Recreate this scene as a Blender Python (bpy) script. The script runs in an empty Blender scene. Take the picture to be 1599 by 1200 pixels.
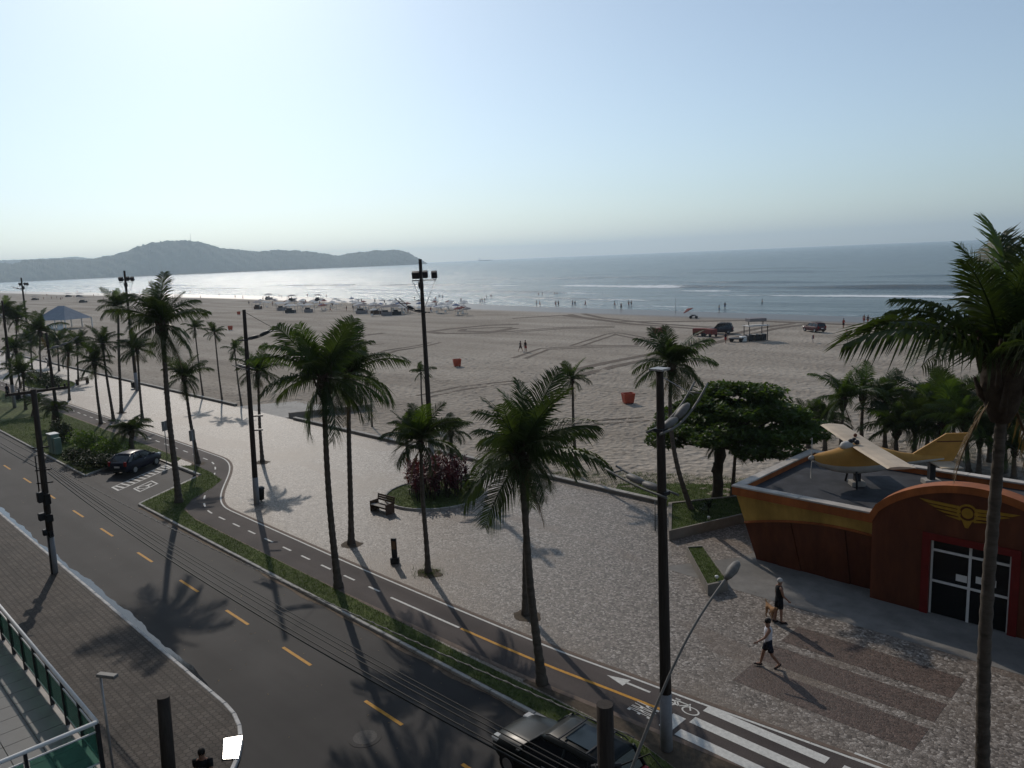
import bpy, math, random
import numpy as np
from mathutils import Vector, Matrix

random.seed(7); rng = np.random.default_rng(7)
scene = bpy.context.scene
COL = scene.collection
R = math.radians

# ---------------------------------------------------------------- camera
# World: X runs along the avenue (towards the right), Y runs towards the sea, metres.
CAM_H = 14.0
HAZE = 0.00011
PITCH, ROLL, HEAD, FOC = R(9.26), R(-2.4), R(45.3), 1200.0
cam_d = bpy.data.cameras.new('camera'); cam = bpy.data.objects.new('camera', cam_d); COL.objects.link(cam)
CM = Matrix.Rotation(HEAD, 3, 'Z') @ Matrix.Rotation(math.pi/2-PITCH, 3, 'X') @ Matrix.Rotation(ROLL, 3, 'Z')
cam.matrix_world = Matrix.Translation((0, 0, CAM_H)) @ CM.to_4x4()
cam_d.sensor_fit = 'HORIZONTAL'; cam_d.sensor_width = 36.0; cam_d.lens = 36.0*FOC/1599.0
cam_d.clip_start = 0.3; cam_d.clip_end = 40000
scene.camera = cam
scene.render.engine = 'CYCLES'; cy = scene.cycles; cy.max_bounces = 5; cy.diffuse_bounces = 2; cy.glossy_bounces = 3; cy.transmission_bounces = 4; cy.volume_bounces = 2; cy.transparent_max_bounces = 4

# ---------------------------------------------------------------- sky, sun, exposure
SUN_EL = R(33.0)
SUN_AZ = Vector((-0.909, 0.418, 0)).normalized()      # horizontal direction towards the sun
world = bpy.data.worlds.new('World'); scene.world = world; world.use_nodes = True
wn = world.node_tree; bg = wn.nodes['Background']
sky = wn.nodes.new('ShaderNodeTexSky'); sky.sky_type = 'NISHITA'; sky.sun_disc = False
sky.sun_elevation = SUN_EL; sky.sun_rotation = math.atan2(SUN_AZ.x, SUN_AZ.y)
sky.altitude = 0; sky.air_density = 1.0; sky.dust_density = 0.7; sky.ozone_density = 3.0
wb = wn.nodes.new('ShaderNodeVectorMath'); wb.operation = 'MULTIPLY'; wb.inputs[1].default_value = (.92, 1.02, 1.06)   # cool white balance
hs = wn.nodes.new('ShaderNodeHueSaturation'); hs.inputs['Saturation'].default_value = .68; wn.links.new(sky.outputs[0], hs.inputs['Color']); wn.links.new(hs.outputs[0], wb.inputs[0]); wn.links.new(wb.outputs[0], bg.inputs[0]); bg.inputs[1].default_value = 0.142
sl = bpy.data.lights.new('sun', 'SUN'); sl.energy = 3.0; sl.angle = R(0.55); sl.color = (1.0, 0.9, 0.79)
so = bpy.data.objects.new('sun', sl); COL.objects.link(so)
sd = Vector((SUN_AZ.x*math.cos(SUN_EL), SUN_AZ.y*math.cos(SUN_EL), math.sin(SUN_EL)))
so.rotation_euler = (-sd).to_track_quat('-Z', 'Y').to_euler()
vs = scene.view_settings; vs.view_transform = 'Standard'; vs.look = 'None'; vs.gamma = 1.0
vs.use_curve_mapping = False; vs.exposure = -0.55

# ---------------------------------------------------------------- measuring: where a point seen in the photograph stands
def ray(x, y): return CM @ Vector(((x-799.5)/FOC, -(y-600)/FOC, -1.0))
def W(x, y, z=0.0):                     # on the level plane at height z
    d = ray(x, y); t = (z-CAM_H)/d.z; return Vector((d.x*t, d.y*t, z))
def WN(x, y, n):                        # on the upright plane Y = n
    d = ray(x, y); t = n/d.y; return Vector((d.x*t, n, CAM_H+d.z*t))
VF = Vector((-math.sin(HEAD), math.cos(HEAD), 0))
VR = Vector((math.cos(HEAD), math.sin(HEAD), 0))
def TOP(b, x, y):                       # a point above base b, at the same distance
    d = ray(x, y); t = VF.dot(b)/VF.dot(d); return Vector((d.x*t, d.y*t, CAM_H+d.z*t))

# ---------------------------------------------------------------- mesh helpers
class MB:
    def __init__(s): s.v = []; s.f = []; s.sm = []
    def add(s, vs, fs, smooth=False):
        o = len(s.v); s.v += [tuple(p) for p in vs]
        for f in fs: s.f.append(tuple(i+o for i in f)); s.sm.append(smooth)
        return s
    def box(s, x0, x1, y0, y1, z0, z1, m=None):
        vs = [Vector(p) for p in [(x0,y0,z0),(x1,y0,z0),(x1,y1,z0),(x0,y1,z0),(x0,y0,z1),(x1,y0,z1),(x1,y1,z1),(x0,y1,z1)]]
        if m is not None: vs = [m @ p for p in vs]
        return s.add(vs, [(0,3,2,1),(4,5,6,7),(0,1,5,4),(1,2,6,5),(2,3,7,6),(3,0,4,7)])
    def bbox(s, x0, x1, y0, y1, z0, z1, b=0.02, m=None):   # box with chamfered edges
        xs = ((x0, x0+b), (x1, x1-b)); ys = ((y0, y0+b), (y1, y1-b)); zs = ((z0, z0+b), (z1, z1-b))
        idx = {}; vs = []
        for i in (0,1):
            for j in (0,1):
                for k in (0,1):
                    for a in range(3):
                        idx[i,j,k,a] = len(vs)
                        vs.append(Vector((xs[i][0 if a == 0 else 1], ys[j][0 if a == 1 else 1], zs[k][0 if a == 2 else 1])))
        if m is not None: vs = [m @ p for p in vs]
        q = idx; fs = []
        for i in (0,1):
            f = [q[i,0,0,0],q[i,1,0,0],q[i,1,1,0],q[i,0,1,0]]; fs.append(f if i else f[::-1])
            f = [q[0,i,0,1],q[0,i,1,1],q[1,i,1,1],q[1,i,0,1]]; fs.append(f if i else f[::-1])
            f = [q[0,0,i,2],q[1,0,i,2],q[1,1,i,2],q[0,1,i,2]]; fs.append(f if i else f[::-1])
        for i in (0,1):
            for j in (0,1):
                fs.append([q[i,j,0,0],q[i,j,1,0],q[i,j,1,1],q[i,j,0,1]])
                fs.append([q[i,0,j,0],q[i,0,j,2],q[i,1,j,2],q[i,1,j,0]])
                fs.append([q[0,i,j,1],q[1,i,j,1],q[1,i,j,2],q[0,i,j,2]])
                for k in (0,1): fs.append([q[i,j,k,0],q[i,j,k,1],q[i,j,k,2]])
        return s.add(vs, fs)
    def tube(s, pts, rad, n=8, caps=True, smooth=True, flat=1.0):
        pts = [Vector(p) for p in pts]; k = len(pts)
        if not hasattr(rad, '__len__'): rad = [rad]*k
        vs = []; up = None
        for i, p in enumerate(pts):
            t = (pts[min(i+1,k-1)]-pts[max(i-1,0)]).normalized()
            if up is None:
                up = Vector((0,0,1)) if abs(t.z) < .9 else Vector((0,1,0))
            a = t.cross(up).normalized(); b = a.cross(t).normalized(); up = b
            for j in range(n):
                th = 2*math.pi*j/n
                vs.append(p + a*math.cos(th)*rad[i] + b*math.sin(th)*rad[i]*flat)
        fs = [(i*n+j, i*n+(j+1)%n, (i+1)*n+(j+1)%n, (i+1)*n+j) for i in range(k-1) for j in range(n)]
        s.add(vs, fs, smooth)
        if caps:
            o = len(s.v)-k*n
            s.f.append(tuple(o+j for j in range(n))[::-1]); s.sm.append(False)
            s.f.append(tuple(o+(k-1)*n+j for j in range(n))); s.sm.append(False)
        return s
    def lathe(s, prof, c=(0,0,0), n=16, sx=1, sy=1, smooth=True):
        vs = [(c[0]+r*math.cos(2*math.pi*j/n)*sx, c[1]+r*math.sin(2*math.pi*j/n)*sy, c[2]+z) for r, z in prof for j in range(n)]
        k = len(prof)
        fs = [(i*n+j, i*n+(j+1)%n, (i+1)*n+(j+1)%n, (i+1)*n+j) for i in range(k-1) for j in range(n)]
        s.add(vs, fs, smooth); o = len(s.v)-k*n
        s.f.append(tuple(o+j for j in range(n))[::-1]); s.sm.append(False)
        s.f.append(tuple(o+(k-1)*n+j for j in range(n))); s.sm.append(False)
        return s
    def prism(s, poly, z0, z1, m=None):          # poly counter-clockwise in XY
        n = len(poly); vs = [Vector((x,y,z0)) for x,y in poly]+[Vector((x,y,z1)) for x,y in poly]
        if m is not None: vs = [m @ p for p in vs]
        return s.add(vs, [tuple(range(n))[::-1], tuple(range(n,2*n))]+[(i,(i+1)%n,n+(i+1)%n,n+i) for i in range(n)])
    def sheet(s, poly, z): 
        return s.add([(x,y,z) for x,y in poly], [tuple(range(len(poly)))])
    def ribbon(s, pts, w, z=None):
        pts = [Vector(p) for p in pts]; vs = []
        for i, p in enumerate(pts):
            t = pts[min(i+1,len(pts)-1)]-pts[max(i-1,0)]; a = Vector((-t.y, t.x, 0)).normalized()*w/2
            for q in (p-a, p+a): vs.append((q.x, q.y, p.z if z is None else z))
        return s.add(vs, [(2*i, 2*i+2, 2*i+3, 2*i+1) for i in range(len(pts)-1)])
    def ball(s, c, r, n=10, m=6, sc=(1,1,1)):
        prof = [(max(1e-4, math.sin(math.pi*i/m))*r, -math.cos(math.pi*i/m)*r*sc[2]) for i in range(m+1)]
        return s.lathe(prof, c, n, sc[0], sc[1])
    def mesh(s, name):
        me = bpy.data.meshes.new(name); me.from_pydata(s.v, [], s.f)
        me.polygons.foreach_set('use_smooth', s.sm); me.update(); return me
    def build(s, name, mat, parent=None, kind=None):
        return link(name, s.mesh(name), mat, parent, kind)
def link(name, me, mat=None, parent=None, kind=None):
    o = bpy.data.objects.new(name, me); COL.objects.link(o)
    if mat is not None and not me.materials: me.materials.append(mat)
    if parent is not None: o.parent = parent
    if kind: o['kind'] = kind
    return o
def raw(name, v, f, mat, parent=None, kind=None, smooth=False):   # numpy arrays, equal-sized faces
    me = bpy.data.meshes.new(name); v = np.asarray(v, np.float32); f = np.asarray(f, np.int32); k = f.shape[1]
    me.vertices.add(len(v)); me.vertices.foreach_set('co', v.ravel())
    me.loops.add(f.size); me.loops.foreach_set('vertex_index', f.ravel())
    me.polygons.add(len(f)); me.polygons.foreach_set('loop_start', np.arange(0, f.size, k, dtype=np.int32))
    me.polygons.foreach_set('loop_total', np.full(len(f), k, np.int32))
    me.polygons.foreach_set('use_smooth', np.full(len(f), smooth)); me.update(calc_edges=True)
    return link(name, me, mat, parent, kind)
def thing(name, label, cat, loc=(0,0,0), rz=0, group=None):
    o = bpy.data.objects.new(name, None); COL.objects.link(o); o.empty_display_size = .3
    o.location = loc; o.rotation_euler = (0,0,rz); return tag(o, label, cat, group)
def tag(o, label, cat, group=None):
    o['label'] = label; o['category'] = cat
    if group: o['group'] = group
    return o
def copy_tree(o, parent=None):
    c = o.copy(); COL.objects.link(c); c.parent = parent
    for ch in o.children: copy_tree(ch, c)
    return c

# ---------------------------------------------------------------- material helper
def mat(name, col, rough=.8, var=.25, scale=6., bump=0., bscale=None, metal=0., spec=.22, col2=None, detail=6., trans=0., coat=0., stretch=None, big=0., bigscale=.25):
    m = bpy.data.materials.new(name); m.use_nodes = True; nt = m.node_tree; N = nt.nodes; L = nt.links
    b = N['Principled BSDF']; b.inputs['Roughness'].default_value = rough; b.inputs['Metallic'].default_value = metal
    b.inputs['Specular IOR Level'].default_value = spec; b.inputs['Coat Weight'].default_value = coat
    tc = N.new('ShaderNodeTexCoord'); mp = N.new('ShaderNodeMapping'); L.new(tc.outputs['Object'], mp.inputs[0])
    if stretch: mp.inputs['Scale'].default_value = stretch
    nz = N.new('ShaderNodeTexNoise'); nz.inputs['Scale'].default_value = scale; nz.inputs['Detail'].default_value = detail; nz.inputs['Roughness'].default_value = .65
    L.new(mp.outputs[0], nz.inputs['Vector'])
    cr = N.new('ShaderNodeValToRGB'); cr.color_ramp.elements[0].position = .3; cr.color_ramp.elements[1].position = .7
    c2 = col2 or col
    cr.color_ramp.elements[0].color = (*[c*(1-var) for c in col], 1); cr.color_ramp.elements[1].color = (*[min(1,c*(1+var)) for c in c2], 1)
    L.new(nz.outputs['Fac'], cr.inputs[0]); out = cr.outputs[0]
    if big:
        n2 = N.new('ShaderNodeTexNoise'); n2.inputs['Scale'].default_value = bigscale; n2.inputs['Detail'].default_value = 4; L.new(mp.outputs[0], n2.inputs['Vector'])
        mr = N.new('ShaderNodeMapRange'); mr.inputs[1].default_value = .3; mr.inputs[2].default_value = .7; mr.inputs[3].default_value = 1-big; mr.inputs[4].default_value = 1+big
        L.new(n2.outputs['Fac'], mr.inputs[0])
        mx = N.new('ShaderNodeVectorMath'); mx.operation = 'SCALE'; L.new(out, mx.inputs[0]); L.new(mr.outputs[0], mx.inputs['Scale']); out = mx.outputs[0]
    L.new(out, b.inputs['Base Color'])
    if bump:
        nb = N.new('ShaderNodeTexNoise'); nb.inputs['Scale'].default_value = bscale or scale*3; nb.inputs['Detail'].default_value = 5; L.new(mp.outputs[0], nb.inputs['Vector'])
        bp = N.new('ShaderNodeBump'); bp.inputs['Distance'].default_value = bump; L.new(nb.outputs['Fac'], bp.inputs['Height']); L.new(bp.outputs[0], b.inputs['Normal'])
    if trans:
        tr = N.new('ShaderNodeBsdfTranslucent'); ms = N.new('ShaderNodeMixShader'); ms.inputs[0].default_value = trans
        sc = N.new('ShaderNodeVectorMath'); sc.operation = 'MULTIPLY'; sc.inputs[1].default_value = (1.5, 1.5, .55); L.new(out, sc.inputs[0]); L.new(sc.outputs[0], tr.inputs[0])
        L.new(b.outputs[0], ms.inputs[1]); L.new(tr.outputs[0], ms.inputs[2]); L.new(ms.outputs[0], N['Material Output'].inputs[0])
    return m
def nodes(m): return m.node_tree.nodes, m.node_tree.links, m.node_tree.nodes['Principled BSDF']

M = {}
M['concrete'] = mat('concrete', (.36,.34,.31), .85, .2, 3, .004, 30, big=.2)
M['kerb'] = mat('kerb_stone', (.42,.41,.38), .8, .22, 2.5, .004, 25, big=.2)
M['white_paint'] = mat('worn_white_paint', (.62,.61,.57), .7, .18, 8)
M['yellow_paint'] = mat('worn_yellow_paint', (.55,.27,.035), .7, .2, 8)
M['wood_dark'] = mat('weathered_pole_wood', (.045,.036,.03), .8, .35, 4, .006, 20, stretch=(6,6,.4))
M['wood'] = mat('bench_wood', (.10,.06,.04), .7, .3, 5, .003, 30)
M['metal'] = mat('galvanised_metal', (.35,.35,.35), .5, .15, 10, metal=.6)
M['dark_metal'] = mat('dark_metal', (.03,.03,.033), .5, .2, 10)
M['black'] = mat('black_rubber', (.015,.015,.016), .6, .2, 10)
M['cable'] = mat('black_cable', (.012,.012,.012), .5, .2, 10)
M['foot_paint'] = mat('grey_foot_paint', (.27,.27,.28), .6, .12, 4)
M['white'] = mat('white_paint', (.72,.72,.70), .5, .06, 4)
M['lamp_grey'] = mat('grey_lamp_housing', (.17,.165,.155), .55, .2, 10)
# ================================================================ the setting
def newmat(name):
    m = bpy.data.materials.new(name); m.use_nodes = True; return m
def addn(m, t, **kw):
    n = m.node_tree.nodes.new(t)
    for k, v in kw.items():
        if k in n.inputs: n.inputs[k].default_value = v
        else: setattr(n, k, v)
    return n
def ramp(m, fac, stops, interp='LINEAR'):
    r = m.node_tree.nodes.new('ShaderNodeValToRGB'); e = r.color_ramp.elements; r.color_ramp.interpolation = interp
    while len(e) < len(stops): e.new(.5)
    for i, (p, c) in enumerate(stops): e[i].position = p; e[i].color = (*c, 1) if len(c) == 3 else c
    m.node_tree.links.new(fac, r.inputs[0]); return r.outputs[0]
def mixc(m, fac, a, b):
    x = m.node_tree.nodes.new('ShaderNodeMix'); x.data_type = 'RGBA'; L = m.node_tree.links
    for s, v in ((x.inputs[0], fac), (x.inputs[6], a), (x.inputs[7], b)):
        if hasattr(v, 'is_output'): L.new(v, s)
        else: s.default_value = v if not isinstance(v, tuple) else (*v, 1)
    return x.outputs[2]

# ---- sand
def sand_material():
    m = newmat('beach_sand'); N, L, b = nodes(m)
    g = addn(m, 'ShaderNodeNewGeometry'); P = g.outputs['Position']
    n1 = addn(m, 'ShaderNodeTexNoise', Scale=.05, Detail=6.); L.new(P, n1.inputs['Vector'])
    mp = addn(m, 'ShaderNodeMapping'); mp.inputs['Scale'].default_value = (.02,.16,.1); L.new(P, mp.inputs[0])
    n2 = addn(m, 'ShaderNodeTexNoise', Scale=1., Detail=7.); L.new(mp.outputs[0], n2.inputs['Vector'])
    n3 = addn(m, 'ShaderNodeTexNoise', Scale=2.2, Detail=5., Roughness=.6); L.new(P, n3.inputs['Vector'])
    c1 = ramp(m, n1.outputs['Fac'], [(.3, (.345,.295,.24)), (.7, (.45,.395,.33))])
    c2 = ramp(m, n2.outputs['Fac'], [(.33, (.74,.73,.72)), (.62, (1.03,1.03,1.03))])
    c3 = ramp(m, n3.outputs['Fac'], [(.33, (.72,.72,.72)), (.5, (1,1,1))])
    mu = addn(m, 'ShaderNodeVectorMath', operation='MULTIPLY'); L.new(c1, mu.inputs[0]); L.new(c2, mu.inputs[1])
    mu2 = addn(m, 'ShaderNodeVectorMath', operation='MULTIPLY'); L.new(mu.outputs[0], mu2.inputs[0]); L.new(c3, mu2.inputs[1])
    # wet strand next to the water: attribute 'wet'
    at = addn(m, 'ShaderNodeAttribute', attribute_name='wet')
    wet = mixc(m, at.outputs['Fac'], mu2.outputs[0], (.105,.088,.072))
    L.new(wet, b.inputs['Base Color'])
    sw = addn(m, 'ShaderNodeMapRange'); L.new(at.outputs['Fac'], sw.inputs[0]); sw.inputs[3].default_value = .08; sw.inputs[4].default_value = .5; L.new(sw.outputs[0], b.inputs['Specular IOR Level'])
    rr = addn(m, 'ShaderNodeMapRange'); L.new(at.outputs['Fac'], rr.inputs[0]); rr.inputs[3].default_value = .95; rr.inputs[4].default_value = .42
    L.new(rr.outputs[0], b.inputs['Roughness'])
    n4 = addn(m, 'ShaderNodeTexNoise', Scale=1.9, Detail=4.); L.new(P, n4.inputs['Vector'])
    vo = addn(m, 'ShaderNodeTexVoronoi', Scale=1.6); L.new(P, vo.inputs['Vector'])
    ad = addn(m, 'ShaderNodeMath', operation='ADD'); L.new(n4.outputs['Fac'], ad.inputs[0])
    vm = addn(m, 'ShaderNodeMath', operation='MULTIPLY'); vm.inputs[1].default_value = .55; L.new(vo.outputs['Distance'], vm.inputs[0]); L.new(vm.outputs[0], ad.inputs[1])
    dry = addn(m, 'ShaderNodeMapRange'); L.new(at.outputs['Fac'], dry.inputs[0]); dry.inputs[3].default_value = .25; dry.inputs[4].default_value = .004
    bp = addn(m, 'ShaderNodeBump'); L.new(ad.outputs[0], bp.inputs['Height']); L.new(dry.outputs[0], bp.inputs['Distance']); L.new(bp.outputs[0], b.inputs['Normal'])
    return m
M['sand'] = sand_material()

SH_X = np.array([-14000,-9000,-6000,-4500,-3000,-1900,-1189,-646,-401,-260,-167,-58,100,600,3000])
SH_Y = np.array([2600,1500,1000,760,500,325,243,217,201,186,167,157,152,150,150])
def shore(x): return np.interp(x, SH_X, SH_Y)
def zt(x, y):
    v = y-shore(x)
    return np.where(y < 35.2, -.35, np.where(v < -90, -.15, np.where(v < 0, -.15-.15*(v+90)/90, np.maximum(-3, -.3-.02*v))))
xs = np.unique(np.concatenate([np.linspace(-13000,-2000,45), np.linspace(-2000,-400,60), np.linspace(-400,60,116), np.linspace(60,3000,20)]))
t = np.concatenate([np.linspace(0, .5, 16), np.linspace(.52, 1, 40)])
rows = []
for x in xs:
    s0 = shore(x); col = [-2000., -100., 35.1] + list(35.3+t*(s0-35.3)) + [s0+6, s0+20, s0+80]
    rows.append(col)
YY = np.array(rows); XX = np.repeat(xs[:,None], YY.shape[1], 1); ZZ = zt(XX, YY)
v = np.stack([XX, YY, ZZ], -1).reshape(-1, 3); nx, ny = XX.shape
ii, jj = np.meshgrid(np.arange(nx-1), np.arange(ny-1), indexing='ij'); a = (ii*ny+jj).ravel()
beach = raw('beach', v, np.stack([a, a+ny, a+ny+1, a+1], -1), M['sand'], kind='structure', smooth=True)
vv = (YY-shore(XX)).ravel()
wet = np.clip((vv+np.interp(XX.ravel(), [-700,-300,-60], [34,24,17]))/7, 0, 1)
at = beach.data.attributes.new('wet', 'FLOAT', 'POINT'); at.data.foreach_set('value', wet.astype(np.float32))

# trodden dry sand next to the wall: real dimples and footprints
gx = np.arange(-95, 8, .22); gy = np.arange(35.3, 78, .22); GX, GY = np.meshgrid(gx, gy, indexing='ij'); GZ = np.zeros_like(GX)
for cx_, cy_, rad_, dep_ in zip(rng.uniform(-95, 8, 17000), rng.uniform(35.3, 78, 17000), rng.uniform(.16,.42,17000), rng.uniform(.008,.05,17000)):
    i0, i1 = max(0, int((cx_-1+95)/.22)), int((cx_+1+95)/.22)+1; j0, j1 = max(0, int((cy_-1-35.3)/.22)), int((cy_+1-35.3)/.22)+1
    d2 = ((GX[i0:i1,j0:j1]-cx_)**2+(GY[i0:i1,j0:j1]-cy_)**2)/rad_**2; GZ[i0:i1,j0:j1] += -dep_*np.exp(-d2*1.4)+.45*dep_*np.exp(-(d2-2)**2*.8)
GZ += .03*np.sin(GX*.7+np.sin(GY*.5)*2)*np.sin(GY*.6+1); fade = np.clip(np.minimum.reduce([GX-gx[0], gx[-1]-GX, (gy[-1]-GY)*.5, GY-gy[0]])/2, 0, 1); GZ = -.13+np.maximum(GZ, -.11)*fade
a = (np.arange(len(gx)-1)[:,None]*len(gy)+np.arange(len(gy)-1)[None]).ravel(); n2_ = len(gy)
raw('trodden_sand', np.stack([GX, GY, GZ], -1).reshape(-1,3), np.stack([a, a+n2_, a+n2_+1, a+1], -1), M['sand'], kind='structure', smooth=True)
M['track'] = mat('churned_sand', (.135,.105,.08), .95, .3, 1.2, .06, 3)
def track(px, w, gap=0):
    pts = [W(x, y, -.15) for x, y in px]
    fine = []
    for i in range(len(pts)-1):
        n = max(2, int((pts[i+1]-pts[i]).length/2))
        for k in range(n): fine.append(pts[i].lerp(pts[i+1], k/n))
    fine.append(pts[-1])
    for sgn in ((-1, 1) if gap else (0,)):
        q = []
        for i, p in enumerate(fine):
            t = fine[min(i+1,len(fine)-1)]-fine[max(i-1,0)]; a = Vector((-t.y, t.x, 0)).normalized()*gap/2*sgn
            c = p+a; c.z = float(zt(c.x, c.y))+(.06 if c.y < 79 else .02); q.append(c)
        MB().ribbon(q, w).build('tyre_track', M['track'], beach)
track([(880,588),(960,568),(1040,552),(1120,530),(1200,512),(1250,505)], 1.5, 3.0)
track([(810,560),(850,545),(930,541),(1000,540),(1010,530),(960,520),(900,540)], .7, 1.9)
track([(800,497),(880,492),(960,502),(1040,502),(1160,500),(1340,507)], 2.2, 0)
track([(900,490),(930,497),(1000,505),(1100,512)], 1.6, 3.4)
track([(800,518),(880,512),(960,510)], 1.2, 2.6)
track([(810,506),(760,508),(700,514),(670,518),(690,521),(760,520),(805,512)], 2.4, 0)
track([(800,511),(760,512),(725,514),(720,517),(750,518),(805,517)], 1.8, 0)
track([(560,565),(610,548),(660,540),(680,535)], .8, 2.0)
track([(660,620),(720,607),(780,600),(820,596)], .6, 1.8)
track([(880,668),(940,660),(1010,655)], .25, 1.5)
track([(570,524),(600,520)], 2, 0); track([(580,539),(600,537)], .6, 0)

# ---- sea
def sea_material():
    m = newmat('sea_water'); N, L, b = nodes(m)
    g = addn(m, 'ShaderNodeNewGeometry'); P = g.outputs['Position']
    b.inputs['Base Color'].default_value = (.035,.06,.065,1); b.inputs['IOR'].default_value = 1.333
    b.inputs['Roughness'].default_value = .22
    mp = addn(m, 'ShaderNodeMapping'); mp.inputs['Rotation'].default_value = (0,0,R(-4)); mp.inputs['Scale'].default_value = (.02,.11,1); L.new(P, mp.inputs[0])
    n1 = addn(m, 'ShaderNodeTexNoise', Scale=1., Detail=8., Roughness=.62); L.new(mp.outputs[0], n1.inputs['Vector'])
    mp2 = addn(m, 'ShaderNodeMapping'); mp2.inputs['Scale'].default_value = (.3,.8,1); L.new(P, mp2.inputs[0])
    n2 = addn(m, 'ShaderNodeTexNoise', Scale=1., Detail=5.); L.new(mp2.outputs[0], n2.inputs['Vector'])
    b1 = addn(m, 'ShaderNodeBump', Distance=3.0); L.new(n1.outputs['Fac'], b1.inputs['Height'])
    b2 = addn(m, 'ShaderNodeBump', Distance=.22); L.new(n2.outputs['Fac'], b2.inputs['Height']); L.new(b1.outputs[0], b2.inputs['Normal'])
    L.new(b2.outputs[0], b.inputs['Normal'])
    fo = N.new('ShaderNodeBsdfPrincipled'); fo.inputs['Base Color'].default_value = (.78,.80,.80,1); fo.inputs['Roughness'].default_value = .9
    at = addn(m, 'ShaderNodeAttribute', attribute_name='foam')
    mp3 = addn(m, 'ShaderNodeMapping'); mp3.inputs['Scale'].default_value = (.22,1.1,1); L.new(P, mp3.inputs[0])
    n3 = addn(m, 'ShaderNodeTexNoise', Scale=1., Detail=7., Roughness=.7); L.new(mp3.outputs[0], n3.inputs['Vector'])
    ad = addn(m, 'ShaderNodeMath', operation='ADD'); L.new(at.outputs['Fac'], ad.inputs[0]); L.new(n3.outputs['Fac'], ad.inputs[1])
    fr = addn(m, 'ShaderNodeMapRange'); fr.inputs[1].default_value = .98; fr.inputs[2].default_value = 1.12; L.new(ad.outputs[0], fr.inputs[0])
    ms = N.new('ShaderNodeMixShader'); L.new(fr.outputs[0], ms.inputs[0]); L.new(b.outputs[0], ms.inputs[1]); L.new(fo.outputs[0], ms.inputs[2])
    L.new(ms.outputs[0], N['Material Output'].inputs[0]); return m
M['sea'] = sea_material()
xs = np.unique(np.concatenate([np.linspace(-13500,-2600,50), np.linspace(-2600,-700,110), np.linspace(-700,80,261), np.linspace(80,3500,30)]))
vs_ = np.concatenate([np.arange(-6, 140, 1.0), np.arange(140, 330, 2.5), np.arange(330, 900, 15.), np.geomspace(900, 13500, 24)])
XX, VV = np.meshgrid(xs, vs_, indexing='ij'); ZZ = np.full_like(XX, -.3); FO = np.zeros_like(XX)
def wob(x, sc, ph): return np.sin(x/sc+ph)+.6*np.sin(x/sc*2.3+ph*1.7)+.4*np.sin(x/sc*4.9+ph*3.1)
for v0, A, wd, ph, brk in [(14,.10,2.0,.3,.8),(33,.30,3.0,1.1,.85),(58,.5,4.0,2.2,.8),(80,.35,5,4.0,.0),(104,1.0,6,5.1,.5),(142,.5,8,.7,-.4),(190,.8,11,3.3,-.6),(260,.6,14,1.9,-1),(330,.5,18,2.7,-1)]:
    c = v0 + wob(XX, 90, ph)*2.2 + wob(XX, 23, ph*2)*.6
    d = (VV-c)/wd; amp = A*np.clip(.65+.45*wob(XX, 60, ph+4), .12, 1.6)
    prof = np.where(d < 0, np.exp(-(d*1.9)**2), np.exp(-(d*.8)**2)); ZZ += amp*prof
    seg = np.clip(.5*wob(XX, 47, ph*1.3)+brk, 0, 1)
    FO = np.maximum(FO, seg*np.where(d < .1, np.exp(-((d+.55)/.9)**2), np.exp(-((d-.1)/.25)**2))*.70)
    FO = np.maximum(FO, seg*.44*np.where((d < 0) & (d > -5), 1+d/5, 0))
ed = np.clip(1-np.abs(VV-3-wob(XX, 40, 2)*1.3)/2.5, 0, 1); FO = np.maximum(FO, ed*.52)
ZZ += -.0*VV; yy = shore(XX)+VV
v = np.stack([XX, yy, ZZ], -1).reshape(-1, 3); nx, ny = XX.shape
ii, jj = np.meshgrid(np.arange(nx-1), np.arange(ny-1), indexing='ij'); a = (ii*ny+jj).ravel()
sea = raw('sea', v, np.stack([a, a+ny, a+ny+1, a+1], -1), M['sea'], kind='structure', smooth=True)
at = sea.data.attributes.new('foam', 'FLOAT', 'POINT'); at.data.foreach_set('value', FO.ravel().astype(np.float32))

# ---- the wooded headland across the bay
M['forest'] = mat('headland_forest', (.035,.05,.028), .95, .5, .012, 14, .03, detail=9)
SIL = [(-260,424),(-160,416),(-60,412),(0,410),(18,413),(40,406),(75,405),(110,405),(135,406),(150,403),(180,398),(200,392),(215,385),(240,379),(270,376),(297,376),(320,380),(345,388),(370,390),(385,392),(405,394),(425,391),(450,391),(480,393),(510,397),(530,400),(545,396),(565,394),(590,391),(625,391),(640,396),(655,404),(667,412)]
def headland(sil, D0, D1, depth, name, rough):
    P0 = []; 
    sx = np.array([p[0] for p in sil], float); sy = np.array([p[1] for p in sil], float)
    px = np.linspace(sx[0], sx[-1], 520); py = np.interp(px, sx, sy)
    ts = np.concatenate([np.linspace(-1, 0, 14), np.linspace(.12, 1, 6)])
    V = []
    for k, (x, y) in enumerate(zip(px, py)):
        d = ray(x, y); dh = math.hypot(d.x, d.y); D = D0+(D1-D0)*k/519
        h = max(2, CAM_H+d.z/dh*D); u = Vector((d.x/dh, d.y/dh, 0))
        for tt in ts:
            r = D+tt*depth*(.35+.65*min(1, h/120)); f = 1-abs(tt)**1.5
            z = h*f + (rough*h*.06*math.sin(k*.45+tt*11)*math.sin(tt*math.pi*3) + rng.normal(0, 2.2)*(f > .05))*(1 if tt != 0 else 1.5)
            if abs(tt) == 1: z = -4
            V.append((u.x*r, u.y*r, z))
    n = len(ts); ii, jj = np.meshgrid(np.arange(519), np.arange(n-1), indexing='ij'); a = (ii*n+jj).ravel()
    return raw(name, np.array(V), np.stack([a, a+n, a+n+1, a+1], -1), M['forest'], kind='structure', smooth=False)
headland(SIL, 5600, 6300, 420, 'hill', 1)
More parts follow.
